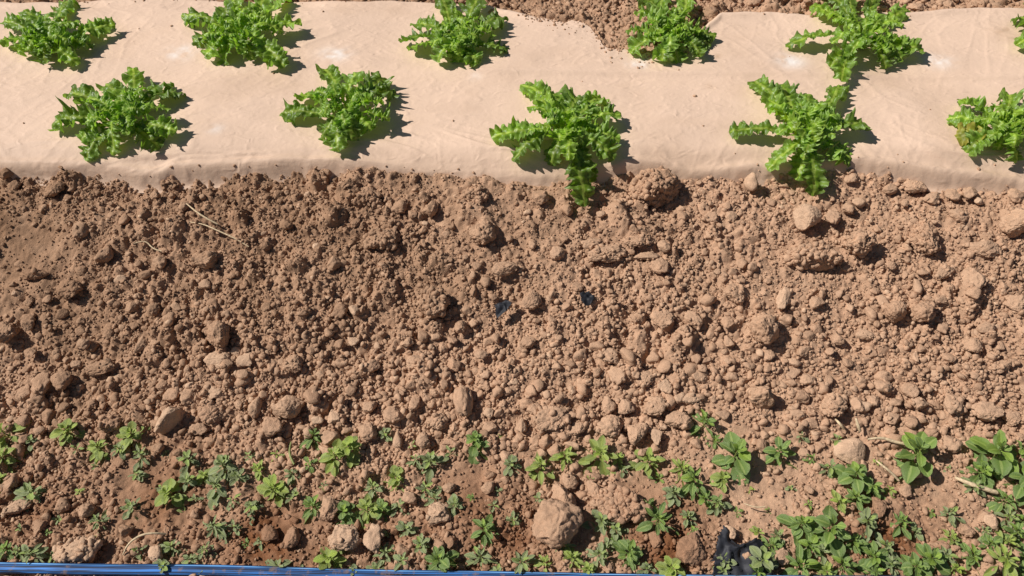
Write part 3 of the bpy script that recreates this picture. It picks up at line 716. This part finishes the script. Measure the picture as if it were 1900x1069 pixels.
def frilly_leaf(base, tip, rise, W, seed, tone, yellow=False, parent=None, droop=0.0):
    r = np.random.default_rng(seed)
    base = np.array(base, float); tip = np.array(tip, float)
    L = np.linalg.norm((tip - base)[:2])
    hd = (tip - base); hd[2] = 0; hd = hd / max(np.linalg.norm(hd), 1e-6)
    side0 = np.array([-hd[1], hd[0], 0])
    wob = r.uniform(-.12, .12) * L
    p1 = base + hd * L * .22 + np.array([0, 0, rise]) + side0 * wob
    p2 = base + hd * L * .68 + np.array([0, 0, rise * .9 + tip[2] * .3]) + side0 * wob * .6
    ns, nt_ = 84, 19
    s = np.linspace(0, 1, ns); t = np.linspace(-1, 1, nt_)
    mid = bez(base, p1, p2, tip, s)
    tan_ = np.gradient(mid, axis=0); tan_ /= np.linalg.norm(tan_, axis=1)[:, None]
    roll = r.uniform(-.35, .35)
    side = np.cross(np.array([0, 0, 1.0]), tan_)
    side /= np.maximum(np.linalg.norm(side, axis=1)[:, None], 1e-5)
    nrm = np.cross(tan_, side)
    c, sn = math.cos(roll), math.sin(roll)
    side, nrm = side * c + nrm * sn, nrm * c - side * sn
    half = np.zeros((ns, 2))
    for k in range(2):
        ph = r.uniform(0, 1); nl = r.uniform(3.6, 4.8)
        lob = np.abs(np.sin(math.pi * (nl * s + ph))) ** .65
        env = .14 + .86 * ss(.14, .70, s)
        deep = .42 * (1 - ss(.62, .80, s)) + .06
        w_ = env * (1 - deep + deep * lob)
        w_ = np.where(s < .14, .10, w_)
        rd = np.sqrt(np.clip(1 - ((s - .76) / .24) ** 2, 0, 1)); w_ = np.where(s > .76, w_ * rd, w_)
        nz = 2 * vn(s * 19 + 7 * k, s * 0 + seed * .37, 3) + 1.2 * vn(s * 37 + 3 * k, s * 0 + seed * .71, 4)
        te = np.abs(np.sin(math.pi * (s * 13 + ph * 3 + .5 * np.sin(9 * s)))) ** .8
        w_ = w_ * (.90 + .12 * te + .30 * nz) + .030 * r.normal(size=ns) * (s > .15)
        half[:, k] = np.clip(w_, .03, None) * W
    T = np.abs(t)[None, :]
    hw = np.where(t[None, :] < 0, half[:, :1], half[:, 1:])
    Pn = mid[:, None, :] + side[:, None, :] * (t[None, :] * hw)[..., None]
    Pn = Pn + tan_[:, None, :] * (hw * T ** 1.5 * .15)[..., None]
    f1, f2 = r.uniform(4.5, 6.0), r.uniform(11, 15)
    phs = r.uniform(0, 6.28, 4)
    sg = (t > 0)[None, :]
    S2 = s[:, None]
    ruf = np.where(sg, np.sin(6.283 * f1 * S2 + phs[0]), np.sin(6.283 * f1 * 1.07 * S2 + phs[1])) * .55 + np.where(sg, np.sin(6.283 * f2 * S2 + phs[2]), np.sin(6.283 * f2 * .93 * S2 + phs[3])) * .50
    qn = np.stack([S2 * L * 190 + 0 * T, t[None, :] * hw * 70 + 0 * S2, 0 * S2 * T + seed * 1.7], -1).reshape(-1, 3)
    ruf = .55 * ruf + 2.3 * vn3(qn, seed % 89).reshape(ns, nt_) + 1.0 * vn3(qn * 2.1, seed % 83).reshape(ns, nt_)
    ruf = ruf * (T ** 1.2) * hw * .60
    cup = r.uniform(-.25, .38) * T ** 1.4 * hw
    blis = .0030 * vn3(np.stack([S2 * L * 160 + 0 * T, t[None, :] * hw * 160, 0 * S2 * T + seed], -1).reshape(-1, 3), seed % 97).reshape(ns, nt_) * 2
    Pn = Pn + nrm[:, None, :] * (ruf + cup + blis)[..., None]
    # curl the margins in a little
    Pn = Pn - side[:, None, :] * (t[None, :] * hw * .12 * (np.sin(6.283 * f2 * S2 + phs[1]) > 0) * T)[..., None]
    Pn[..., 2] = np.maximum(Pn[..., 2], base[2] + .002 + (z_base(Pn[..., 0], Pn[..., 1]) - float(z_base(base[0], base[1])))*1.0)
    rib = np.broadcast_to(T, (ns, nt_)).copy(); rib = np.where(S2 < .14, rib * .1, rib)
    tn = np.full((ns, nt_), tone) + .6 * (1 - ss(0, .45, S2)) + 0 * T
    V = (Pn - base0[None, None, :]).reshape(-1, 3)
    me = mesh_np('leaf', V, grid_faces(ns, nt_), None, True, M_YELLOW if yellow else M_LEAF, dict(rib=rib.ravel(), tone=np.clip(tn, -1, .9).ravel()))
    return link('leaf', me, parent)

PLANTS = [
 ('leafy plant in the back row, first from the left, one leaf reaching the picture edge', 'the first back-row plant', (104, 74),
  [(0, 78), (8, 40), (46, 20), (128, 2), (203, 34), (214, 48), (172, 90), (146, 120), (86, 118), (34, 100)]),
 ('wide leafy plant, second from left in the back row, pale leaf at its lower right', 'the second back-row plant', (452, 66),
  [(338, 30), (420, 12), (436, -8), (500, -14), (535, 0), (560, 46), (528, 124), (414, 124), (380, 108), (358, 78), (470, 112)]),
 ('front-row plant, first from the left, one round leaf stretched out to its left', 'the first front-row plant', (240, 218),
  [(98, 232), (132, 172), (196, 156), (247, 126), (318, 158), (345, 175), (328, 244), (298, 276), (212, 288), (158, 298), (150, 262)]),
 ('smallest front-row plant, second from the left, with two leaf tips raised like horns', 'the second front-row plant', (646, 200),
  [(520, 212), (548, 176), (602, 130), (664, 134), (714, 146), (736, 176), (724, 222), (690, 242), (652, 262), (628, 282), (598, 262)]),
 ('leafy plant third from the left in the back row, thin leaf pointing left', 'the third back-row plant', (852, 76),
  [(744, 80), (772, 46), (818, -4), (888, -4), (934, 32), (948, 98), (888, 118), (850, 116), (812, 116), (758, 92)]),
 ('big bushy front-row plant, third from the left, its lowest leaf hanging over the soil', 'the middle front-row plant', (1046, 238),
  [(966, 158), (1020, 174), (1074, 182), (1122, 186), (1152, 214), (1150, 262), (1140, 296), (1084, 384), (1096, 340), (1022, 308), (950, 298), (912, 256), (940, 240)]),
 ('leafy back-row plant growing in the notch of bare soil torn into the film', 'the back-row plant in the notch', (1236, 62),
  [(1162, 58), (1190, -4), (1230, -16), (1272, -2), (1328, 68), (1300, 106), (1258, 118), (1228, 114), (1170, 100), (1320, 84)]),
 ('back-row plant, fifth from the left, one lower leaf reaching down onto the film', 'the fifth back-row plant', (1592, 66),
  [(1458, 88), (1504, 10), (1520, -14), (1572, -18), (1624, -12), (1688, 20), (1714, 96), (1676, 114), (1644, 128), (1560, 152), (1540, 124)]),
 ('star-shaped front-row plant, fourth from the left, a long leaf hanging over the soil', 'the fourth front-row plant', (1482, 238),
  [(1352, 244), (1398, 150), (1446, 158), (1500, 176), (1556, 158), (1606, 232), (1584, 300), (1560, 296), (1508, 364), (1476, 334), (1424, 316)]),
 ('light green front-row plant cut by the right picture edge, with one yellowing leaf', 'the light green plant', (1852, 240),
  [(1776, 184), (1800, 190), (1874, 174), (1756, 222), (1774, 256), (1790, 284), (1888, 302), (1940, 290), (1962, 230), (1930, 186), (1850, 278)]),
 ('back-row plant almost wholly outside the picture at the upper right corner', 'the corner plant', (1940, 62),
  [(1882, 34), (1884, 84), (1920, 0), (1990, 20), (2000, 80), (1950, 110)]),
]
PL = []
for k, (lab, phrase, (cx_, cy_), tips) in enumerate(PLANTS):
    rr = random.Random(500 + k)
    b, mpp = P(cx_, cy_ + 26)
    root = bpy.data.objects.new('leafy_plant', None); COL.objects.link(root)
    root.empty_display_size = .05
    bz = float(z_base(b.x, b.y)) + .002
    root.location = (b.x, b.y, bz)
    root['label'] = lab; root['category'] = 'leafy plant'; root['group'] = 'leafy plants in two rows on the film bed'
    base0 = np.array([b.x, b.y, bz])
    PL.append(dict(phrase=phrase, px=cx_, py=cy_, w=200, o=root))
    dist_all = []
    lite = .25 if k == 9 else 0
    for j, (tx, ty) in enumerate(tips):
        h = rr.uniform(.006, .026)
        if ty > 330: h = .016
        q, _ = P(tx, ty, h)
        d = math.hypot(q.x - b.x, q.y - b.y); dist_all.append((math.atan2(q.y - b.y, q.x - b.x), d))
        st = (b.x + rr.uniform(-.008, .008), b.y + rr.uniform(-.008, .008), bz)
        o = frilly_leaf(st, (q.x, q.y, q.z), rr.uniform(.028, .044), .0200 * rr.uniform(.85, 1.15), 1000 + k * 100 + j, rr.uniform(-.85, .25) + lite, yellow=(k == 9 and j == 4), parent=root)
        if k == 9 and j == 4: o['label'] = 'yellowing leaf'
    # inner leaves: shorter, steeper, younger towards the heart
    nin = 20 if k not in (3,) else 15
    for j in range(nin):
        an = 2 * math.pi * (j * .382 + rr.uniform(-.06, .06))
        f = .20 + .48 * ((nin - j) / nin)
        mean = sum(d for a, d in dist_all) / len(dist_all)
        near = min(dist_all, key=lambda q: abs((q[0] - an + math.pi) % (2 * math.pi) - math.pi))[1]
        d = (.5 * mean + .5 * near) * f * rr.uniform(.85, 1.1)
        hz = .020 + .032 * (1 - f)
        q = (b.x + d * math.cos(an), b.y + d * math.sin(an), bz + hz)
        frilly_leaf((b.x + rr.uniform(-.006, .006), b.y + rr.uniform(-.006, .006), bz), q, rr.uniform(.036, .056), (.0120 + .006 * f) * rr.uniform(.8, 1.15), 5000 + k * 100 + j, rr.uniform(-.35, .35) + .35 * (1 - f) + lite, parent=root)

# ------------------------------------------------------------------ weeds
def small_leaf(seed, asp, fold, bend, name):
    r = np.random.default_rng(seed)
    ns, nt_ = 14, 7
    s = np.linspace(0, 1, ns); t = np.linspace(-1, 1, nt_)
    u = np.clip((s - .26) / .74, 0, 1)
    w_ = np.where(s < .30, .09, .10 + .92 * np.sin(math.pi * u ** 1.12) ** .62 * (s < .999))
    w_ = np.clip(w_, .03, None) * asp * (1 + .06 * r.normal(size=ns))
    x = s[:, None] + 0 * t; y = w_[:, None] * t[None]
    z = bend * (s[:, None] ** 2) * -1 + fold * np.abs(y) + .03 * np.sin(9 * s[:, None] + 2 * t[None] + r.uniform(0, 6)) * np.abs(t)[None]
    rib = np.abs(t)[None] + 0 * s[:, None]
    V = np.stack([x, y, z], -1).reshape(-1, 3)
    return V, grid_faces(ns, nt_), rib.ravel()

PROTO = {}
for hue, mt in M_WEED.items():
    PROTO[hue] = []
    for k in range(8):
        V, F, rib = small_leaf(k + 3, (.175 + .03 * (k % 4)), .25 + .12 * (k % 3), .12 + .12 * (k % 4), hue)
        tn = -.5 + .13 * k
        PROTO[hue].append(mesh_np('leaf', V, F, None, True, mt, dict(rib=rib, tone=np.full(len(V), tn))))

def tube_mesh(pts, rad, mat, n=7, closed=True):
    pts = [np.array(p, float) for p in pts]; m = len(pts)
    if not hasattr(rad, '__len__'): rad = [rad] * m
    V = []
    for i, p in enumerate(pts):
        d = pts[min(i + 1, m - 1)] - pts[max(i - 1, 0)]; d /= max(np.linalg.norm(d), 1e-9)
        a = np.cross(d, [0, 0, 1.0]) if abs(d[2]) < .9 else np.cross(d, [1.0, 0, 0]); a /= np.linalg.norm(a); b = np.cross(a, d)
        for k in range(n):
            q = 2 * math.pi * k / n; V.append(p + rad[i] * (math.cos(q) * a + math.sin(q) * b))
    F = [[i * n + k, i * n + (k + 1) % n, (i + 1) * n + (k + 1) % n, (i + 1) * n + k] for i in range(m - 1) for k in range(n)]
    me = mesh_np('tube', np.array(V), np.array(F), None, True, mat)
    return me

STEMS = []
for k in range(4):
    rr = random.Random(k)
    STEMS.append(tube_mesh([(0, 0, -.15), (rr.uniform(-.05, .05), rr.uniform(-.05, .05), .3), (rr.uniform(-.1, .1), rr.uniform(-.1, .1), .65), (0, 0, 1.0)], [.05, .045, .035, .02], M_STEM, 6))
    STEMS[-1].name = 'stem'

WEEDS = []
def weed(px, py, size, hue, seed, big=False, label=None, phrase=None):
    rr = random.Random(seed)
    p, mpp = P(px, py + size * .12)
    sz = size * mpp * (1.02 if not big else .95)
    H = sz * (.42 if big else .36)
    root = bpy.data.objects.new('weed', None); COL.objects.link(root); root.empty_display_size = .02
    root.location = (p.x, p.y, float(z_ground(np.array([p.x]), np.array([p.y]))[0]) - .001)
    root.rotation_euler = (0, 0, rr.uniform(0, 6.28))
    root['category'] = 'weed'; root['group'] = 'weeds sprouting in the furrow'
    st = link('stem', STEMS[seed % 4], root); st.scale = (sz * .35, sz * .35, H)
    if big: tiers = [(.1, 5, .50, .0), (.35, 5, .44, .2), (.6, 5, .36, .4), (.85, 4, .28, .7), (1.0, 3, .18, 1.)]
    elif size < 42: tiers = [(.2, 5, .50, .1), (.6, 4, .36, .5), (1., 3, .2, .9)]
    else: tiers = [(.05, 6, .54, -.02), (.3, 6, .44, .22), (.55, 5, .36, .45), (.8, 5, .28, .7), (1.0, 4, .18, 1.1)]
    wk = rr.choice([.8, 1.0, 1.3]) if hue != 'greyish' else rr.choice([.7, .9, 1.1])
    for (h, n, ln, el) in tiers:
        a0 = rr.uniform(0, 6.28)
        for j in range(n):
            if rr.random() < .14: continue
            a = a0 + j * 2 * math.pi / n + rr.uniform(-.5, .5)
            lf = link('leaf', rr.choice(PROTO[hue][:5] if h < .6 else PROTO[hue][3:]), root)
            l = sz * ln * rr.uniform(.5, 1.12)
            wid = rr.uniform(.85, 1.2) * (1.2 if big else wk); lf.scale = (l, l * wid, l)
            lf.rotation_euler = (rr.uniform(-.35, .35), -(el + rr.uniform(-.2, .3)), a)
            lf.location = (0, 0, H * h)
    WEEDS.append(dict(o=root, px=px, py=py, w=size, hue=hue, big=big, label=label, phrase=phrase))

Yw, Gw, Dw = 'yellowish', 'greyish', 'deep'
WL = [(14, 797, 90, Yw), (7, 845, 75, Yw), (3, 886, 55, Yw), (59, 814, 44, Gw), (131, 798, 72, Yw), (188, 828, 64, Yw), (250, 806, 66, Yw), (262, 840, 54, Gw), (224, 832, 44, Gw), (145, 832, 40, Gw), (255, 876, 44, Gw), (179, 862, 30, Gw),
 (62, 912, 74, Gw), (352, 852, 54, Gw), (421, 866, 62, Gw), (462, 845, 32, Gw), (404, 898, 74, Gw), (349, 890, 52, Gw), (317, 916, 66, Yw), (445, 886, 46, Gw), (511, 904, 84, Yw), (543, 876, 44, Gw), (469, 940, 54, Gw), (435, 926, 40, Gw), (248, 940, 52, Gw),
 (186, 966, 48, Gw), (181, 994, 34, Gw), (400, 974, 64, Gw), (436, 976, 40, Gw), (583, 938, 64, Dw), (583, 806, 52, Dw), (625, 848, 78, Yw), (17, 1018, 54, Dw), (40, 1022, 44, Gw), (66, 1028, 60, Gw), (255, 1018, 42, Gw), (321, 1010, 66, Gw), (308, 1052, 52, Gw), (355, 1034, 52, Gw), (383, 1020, 44, Gw), (518, 1048, 62, Gw), (611, 1032, 76, Yw), (375, 1064, 34, Gw), (110, 962, 30, Gw),
 (648, 836, 66, Yw), (713, 802, 46, Gw), (882, 818, 64, Dw), (800, 855, 70, Gw), (772, 852, 44, Gw), (837, 838, 40, Gw), (948, 862, 50, Gw), (1003, 864, 66, Yw), (1048, 845, 66, Yw), (1112, 838, 92, Yw), (1146, 848, 44, Yw), (1201, 850, 74, Yw), (1262, 868, 64, Yw), (692, 898, 64, Gw), (737, 886, 62, Yw), (790, 906, 58, Gw), (808, 922, 42, Gw), (844, 938, 46, Gw), (640, 948, 66, Dw), (682, 940, 66, Yw), (709, 940, 52, Dw), (740, 936, 44, Gw), (754, 978, 54, Gw), (899, 978, 74, Dw), (951, 960, 50, Gw), (999, 922, 32, Gw), (1117, 964, 66, Gw), (1142, 982, 44, Gw), (782, 1010, 54, Gw), (716, 1022, 56, Gw), (748, 1040, 54, Gw), (816, 1036, 86, Dw), (698, 1050, 44, Gw), (892, 1028, 66, Gw), (968, 1040, 74, Gw), (1010, 1044, 44, Yw), (1044, 1010, 54, Gw), (1061, 1034, 64, Yw), (1113, 1028, 66, Gw), (1166, 1022, 84, Dw), (1128, 1008, 44, Gw), (1217, 962, 84, Dw), (1200, 936, 54, Dw), (1248, 912, 54, Gw), (1244, 1050, 76, Yw),
 (1305, 783, 72, Dw), (1324, 814, 46, Dw), (1362, 840, 92, Dw), (1443, 835, 78, Dw), (1284, 886, 80, Dw), (1339, 886, 54, Yw), (1305, 922, 64, Dw), (1330, 930, 54, Gw), (1274, 955, 54, Gw), (1553, 814, 40, Gw), (1538, 864, 54, Gw), (1581, 880, 92, Dw), (1612, 902, 64, Dw), (1584, 922, 64, Dw), (1553, 932, 64, Yw), (1481, 970, 72, Dw), (1602, 970, 62, Gw), (1667, 966, 62, Dw), (1698, 982, 44, Gw), (1760, 948, 54, Gw), (1764, 992, 52, Yw), (1867, 955, 72, Gw), (1881, 985, 72, Dw), (1481, 1045, 100, Dw), (1339, 1056, 60, Gw), (1557, 1046, 80, Dw), (1615, 1028, 92, Dw), (1648, 1046, 50, Gw), (1722, 1034, 84, Dw), (1798, 1030, 66, Dw), (1847, 1042, 90, Yw), (1893, 1030, 80, Dw), (1820, 985, 44, Gw), (1812, 874, 84, Dw), (1892, 830, 80, Dw), (1520, 1020, 60, Gw), (1900, 960, 60, Dw), (1770, 1052, 50, Yw),
 (100, 1030, 40, Gw), (600, 900, 30, Gw), (545, 920, 36, Gw), (480, 870, 44, Yw), (380, 880, 44, Yw), (300, 900, 30, Gw), (560, 1060, 40, Gw), (660, 1062, 50, Gw), (925, 1058, 50, Gw), (1090, 1056, 50, Yw), (1200, 1050, 54, Gw), (1155, 868, 30, Gw), (1400, 1060, 70, Dw), (1345, 1040, 56, Gw), (1430, 1010, 60, Dw), (1500, 1010, 70, Dw), (1580, 1000, 64, Dw), (1640, 1010, 60, Gw), (1690, 1052, 66, Dw), (1750, 1030, 56, Gw), (1830, 1010, 60, Dw), (1860, 1006, 56, Yw), (1895, 1056, 60, Dw), (1440, 990, 44, Gw), (1620, 1058, 70, Dw), (1530, 1056, 60, Yw), (1800, 905, 50, Gw), (1860, 925, 60, Dw)]
BW = [(1690, 838, 140, Dw), (1838, 838, 130, Dw), (1888, 890, 112, Dw), (1534, 978, 118, Dw), (1408, 1038, 104, Gw)]
for i, q in enumerate(WL): weed(*q, seed=900 + i)
rw = random.Random(77)
seeds = 0
while seeds < 30:
    a, b = rw.uniform(0, 1900), rw.uniform(800, 1050)
    if any(math.hypot(a - q[0], b - q[1]) < .42 * q[2] + 8 for q in WL + BW): continue
    if b < 835 and rw.random() < .6: continue
    if any(math.hypot(a - c['px'], b - c['py']) < .55 * c['w'] for c in CLODS): continue
    q = (a, b, rw.uniform(20, 36), rw.choice([Yw, Gw, Gw, Dw])); WL.append(q); weed(*q, seed=3000 + seeds); seeds += 1
BL = [('open big-leaved weed with spread leaves, just right of the dry straw tuft', 'the open big-leaved weed'),
      ('upper one of the two big-leaved weeds clumped at the right edge', 'the upper big-leaved weed'),
      ('lower one of the two big-leaved weeds clumped at the right edge', None),
      ('big-leaved deep green weed right of and above the torn black plastic', 'the lowest deep green big-leaved weed'),
      ('pale grey-green big-leaved weed growing over the torn black plastic', None)]
for i, q in enumerate(BW): weed(*q, seed=1900 + i, big=True, label=BL[i][0], phrase=BL[i][1])

# ------------------------------------------------------------------ straw, rootlets, black plastic, hose
def straw(pts, rpx, label, name='straw_stalk', hs=None, cat='straw', mat=None):
    ps = []
    for i, (a, b) in enumerate(pts):
        h = (hs[i] if hs else .012); q, mpp = P(a, b, h); ps.append(np.array(q))
    # smooth by chaikin
    for _ in range(2):
        o = [ps[0]]
        for a, b in zip(ps[:-1], ps[1:]): o += [a * .75 + b * .25, a * .25 + b * .75]
        ps = o + [ps[-1]]
    base = ps[0].copy()
    m = len(ps)
    me = tube_mesh([p - base for p in ps], [rpx * .00085 * (.5 + .5 * math.sin(math.pi * min(1, .15 + .85 * (1 - i / m)))) for i in range(m)], mat or M_STRAW, 7)
    o = link(name, me, None, label=label, category=cat); o.location = base
    return o
straw([(346, 378), (368, 396), (388, 408), (404, 416)], 1.9, 'upper one of two short pale straw stalks lying on the dark upper left slope', hs=[.02, .022, .018, .014])
straw([(352, 412), (378, 416), (404, 428), (436, 442), (462, 458)], 1.5, 'lower one of two pale straw stalks, longer and kinked, on the dark upper left slope', hs=[.012, .016, .016, .014, .008])
straw([(248, 452), (270, 446), (284, 462), (300, 466)], 1.4, 'thin bent rootlet above the two clods left of the straw stalks', 'rootlet', cat='rootlet')
straw([(228, 1030), (238, 1008), (262, 992), (286, 989), (308, 991)], 2.0, 'curved white rootlet arching over a dark hollow above the blue hose', 'rootlet', hs=[.006, .018, .024, .022, .012], cat='rootlet')
straw([(1626, 855), (1640, 866), (1655, 878), (1668, 892)], 2.4, 'short pale straw crossing under the big-leaved weed at its lower left', hs=[.014, .02, .016, .008])
straw([(1772, 886), (1800, 898), (1830, 908), (1850, 914)], 4.2, 'thickest yellow straw stalk, lying between the two big-leaved weeds at right', hs=[.012, .018, .016, .014])
straw([(1842, 1030), (1858, 1026), (1876, 1021)], 2.6, 'short pale straw bit among the weeds in the lower right corner')
straw([(1550, 778), (1558, 786), (1566, 796)], 2.6, 'left one of two tiny straw bits standing above the smooth tan hump', hs=[.012, .02, .01])
straw([(1588, 776), (1592, 790), (1596, 800)], 3.0, 'right one of two tiny straw bits standing above the smooth tan hump', hs=[.02, .018, .01])
straw([(1610, 815), (1636, 812), (1660, 820), (1680, 824)], 3.0, 'flattened dry straw reaching from the smooth tan hump towards the big-leaved weed')
straw([(540, 820), (536, 842), (546, 862)], 2.2, 'brownish curved twig among the weeds below the brown clod', 'rootlet', cat='rootlet', mat=M_STEM)
straw([(1380, 934), (1402, 942), (1420, 940)], 1.2, 'tiny rootlet on the smooth pale bank of fine soil', 'rootlet', cat='rootlet')

def scrap(outline, seed, label, amp=.006, h=.006, th=.0006):
    """crumpled torn piece of thin black plastic"""
    pts = [P(a, b, h)[0] for a, b in outline]
    cx_ = sum(p.x for p in pts) / len(pts); cy_ = sum(p.y for p in pts) / len(pts)
    n = 14; m = 120
    ring = []
    for i in range(m):
        u = i / m * len(pts); k = int(u); f = u - k
        a, b = pts[k % len(pts)], pts[(k + 1) % len(pts)]
        ring.append((a.x + (b.x - a.x) * f, a.y + (b.y - a.y) * f))
    ring = np.array(ring); ce = np.array([cx_, cy_])
    V = [];
    for j in range(n):
        q = ce + (ring - ce) * (j + .001) / (n - 1) * (1 + .05 * (np.random.default_rng(seed).normal(size=(m, 1)) if j == n - 1 else 0))
        V.append(q)
    V = np.concatenate(V)
    z = z_base(V[:, 0], V[:, 1]) + h + amp * (1.2 - 3 * np.abs(fbm(V[:, 0] * 45, V[:, 1] * 45, seed, 3)))
    i = np.arange(n * m).reshape(n, m)
    F = np.stack([i[:-1], i[1:], np.roll(i, -1, 1)[1:], np.roll(i, -1, 1)[:-1]], -1).reshape(-1, 4)
    zc = float(z_base(cx_, cy_))
    me = mesh_np('plastic_scrap', np.stack([V[:, 0] - cx_, V[:, 1] - cy_, z - zc], -1), F, None, True, M_BLACK)
    o = link('plastic_scrap', me, None, label=label, category='plastic scrap'); o.location = (cx_, cy_, zc)
    md = o.modifiers.new('thickness', 'SOLIDIFY'); md.thickness = th
    return o
scrap([(1076, 546), (1092, 540), (1104, 550), (1096, 566), (1086, 572), (1078, 562)], 1, 'small crumpled black plastic scrap, right one of the two on the slope', h=.014)
scrap([(918, 570), (940, 560), (950, 566), (940, 582), (922, 592)], 2, 'small crumpled black plastic scrap, left one of the two on the slope', h=.013)
scrap([(1318, 1078), (1324, 1034), (1332, 998), (1342, 978), (1352, 996), (1360, 1010), (1384, 1012), (1402, 1000), (1416, 1004), (1424, 1020), (1430, 1078)], 3, 'largest torn sheet of black plastic, crumpled among weeds at the bottom edge', amp=.007, h=.008)

# hose along the bottom edge
def hose():
    top = [(-500, 1038), (0, 1050), (320, 1056), (500, 1061), (640, 1064), (1000, 1071), (1400, 1077), (2400, 1080)]
    pts = []
    for a, b in top:
        q, m_ = P(a, b + 1, .012); pts.append((q.x, q.y))
    pts = np.array(pts); xsn = np.linspace(pts[0, 0], pts[-1, 0], 160)
    yy = np.interp(xsn, pts[:, 0], pts[:, 1]); yy = np.convolve(np.pad(yy, 8, mode='edge'), np.ones(17) / 17, 'valid')
    yy = yy + .0025 * vn(xsn * 5, xsn * 0, 4); zz = z_base(xsn, yy) + .010 + .002 * vn(xsn * 6, xsn * 0, 3)
    n = 40; rx, rz = .0080, .0052
    q = np.linspace(0, 2 * math.pi, n, endpoint=False)
    V = np.stack([np.repeat(xsn[:, None], n, 1), yy[:, None] + rx * np.cos(q)[None], zz[:, None] + rz * np.sin(q)[None]], -1).reshape(-1, 3)
    i = np.arange(160 * n).reshape(160, n)
    F = np.stack([i[:-1], np.roll(i, -1, 1)[:-1], np.roll(i, -1, 1)[1:], i[1:]], -1).reshape(-1, 4)
    band = np.tile((q / math.pi) % 1.0, 160)
    link('drip_hose', mesh_np('drip_hose', V, F, None, True, M_PIPE, dict(band=band)), None, label='blue-black striped drip hose running along the bottom edge of the picture', category='drip hose')
hose()

# ------------------------------------------------------------------ labels that single out each clod and weed
MARKS = [dict(px=c['px'], py=c['py'], w=c['w'], phrase=c['phrase'], o=c['o']) for c in CLODS + WEEDS if c['phrase']] + PL
MARKS += [dict(px=a, py=b, w=40, phrase=p_, o=None) for a, b, p_ in ((1350, 1030, 'the torn black plastic'), (1810, 900, 'the thick yellow straw'), (262, 1000, 'the curved white rootlet'), (1090, 556, 'the right black scrap'), (400, 412, 'the two straw stalks'))]
MARKS += [dict(px=a, py=b, w=40, phrase=p_, o=None) for a, b, p_ in ((1858, 1025, 'the short straw in the corner'), (1720, 1069, 'the right part of the bottom edge'))]
ORD = ['nearest', 'second nearest', 'third nearest', 'fourth nearest', 'fifth nearest', 'sixth nearest', 'seventh nearest', 'eighth nearest', 'ninth nearest', 'tenth nearest', 'eleventh nearest', 'twelfth nearest', 'thirteenth nearest', 'fourteenth nearest', 'fifteenth nearest', 'sixteenth nearest']
def direction(dx, dy):
    a = math.degrees(math.atan2(-dy, dx)) % 360
    return ['right of', 'above right of', 'above', 'above left of', 'left of', 'below left of', 'below', 'below right of'][int(((a + 22.5) % 360) // 45)]

def auto(items, noun):
    for it in items:
        ms = [m for m in MARKS if m['o'] is not it['o']]
        m = min(ms, key=lambda m: math.hypot(m['px'] - it['px'], m['py'] - it['py']))
        it['mark'] = m; it['dir'] = direction(it['px'] - m['px'], it['py'] - m['py']); it['dist'] = math.hypot(m['px'] - it['px'], m['py'] - it['py'])
    groups = {}
    for it in items: groups.setdefault((it['mark']['phrase'], it['dir']), []).append(it)
    for (ph, di), g_ in groups.items():
        g_.sort(key=lambda i: i['dist'])
        for k, it in enumerate(g_):
            if it.get('label'): it['o']['label'] = it['label']; continue
            size = 'big-leaved' if it.get('big') else ('tiny' if it['w'] < 36 else 'small' if it['w'] < 55 else 'mid-sized' if it['w'] < 78 else 'large') if noun == 'weed' else ('tiny' if it['w'] < 24 else 'small' if it['w'] < 40 else 'large')
            adj = {'yellowish': 'yellow-green', 'greyish': 'grey-green', 'deep': 'deep green', 'tan': 'brown'}[it.get('hue', 'tan')]
            od = (ORD[k] + ' ') if len(g_) > 1 else ''
            it['o']['label'] = f"{size} {adj} {noun}, {od}{di} {ph}"
auto(CLODS, 'clod'); auto(WEEDS, 'weed')
for c in CLODS: c['o']['group'] = 'larger earth clods on the slope and in the furrow'
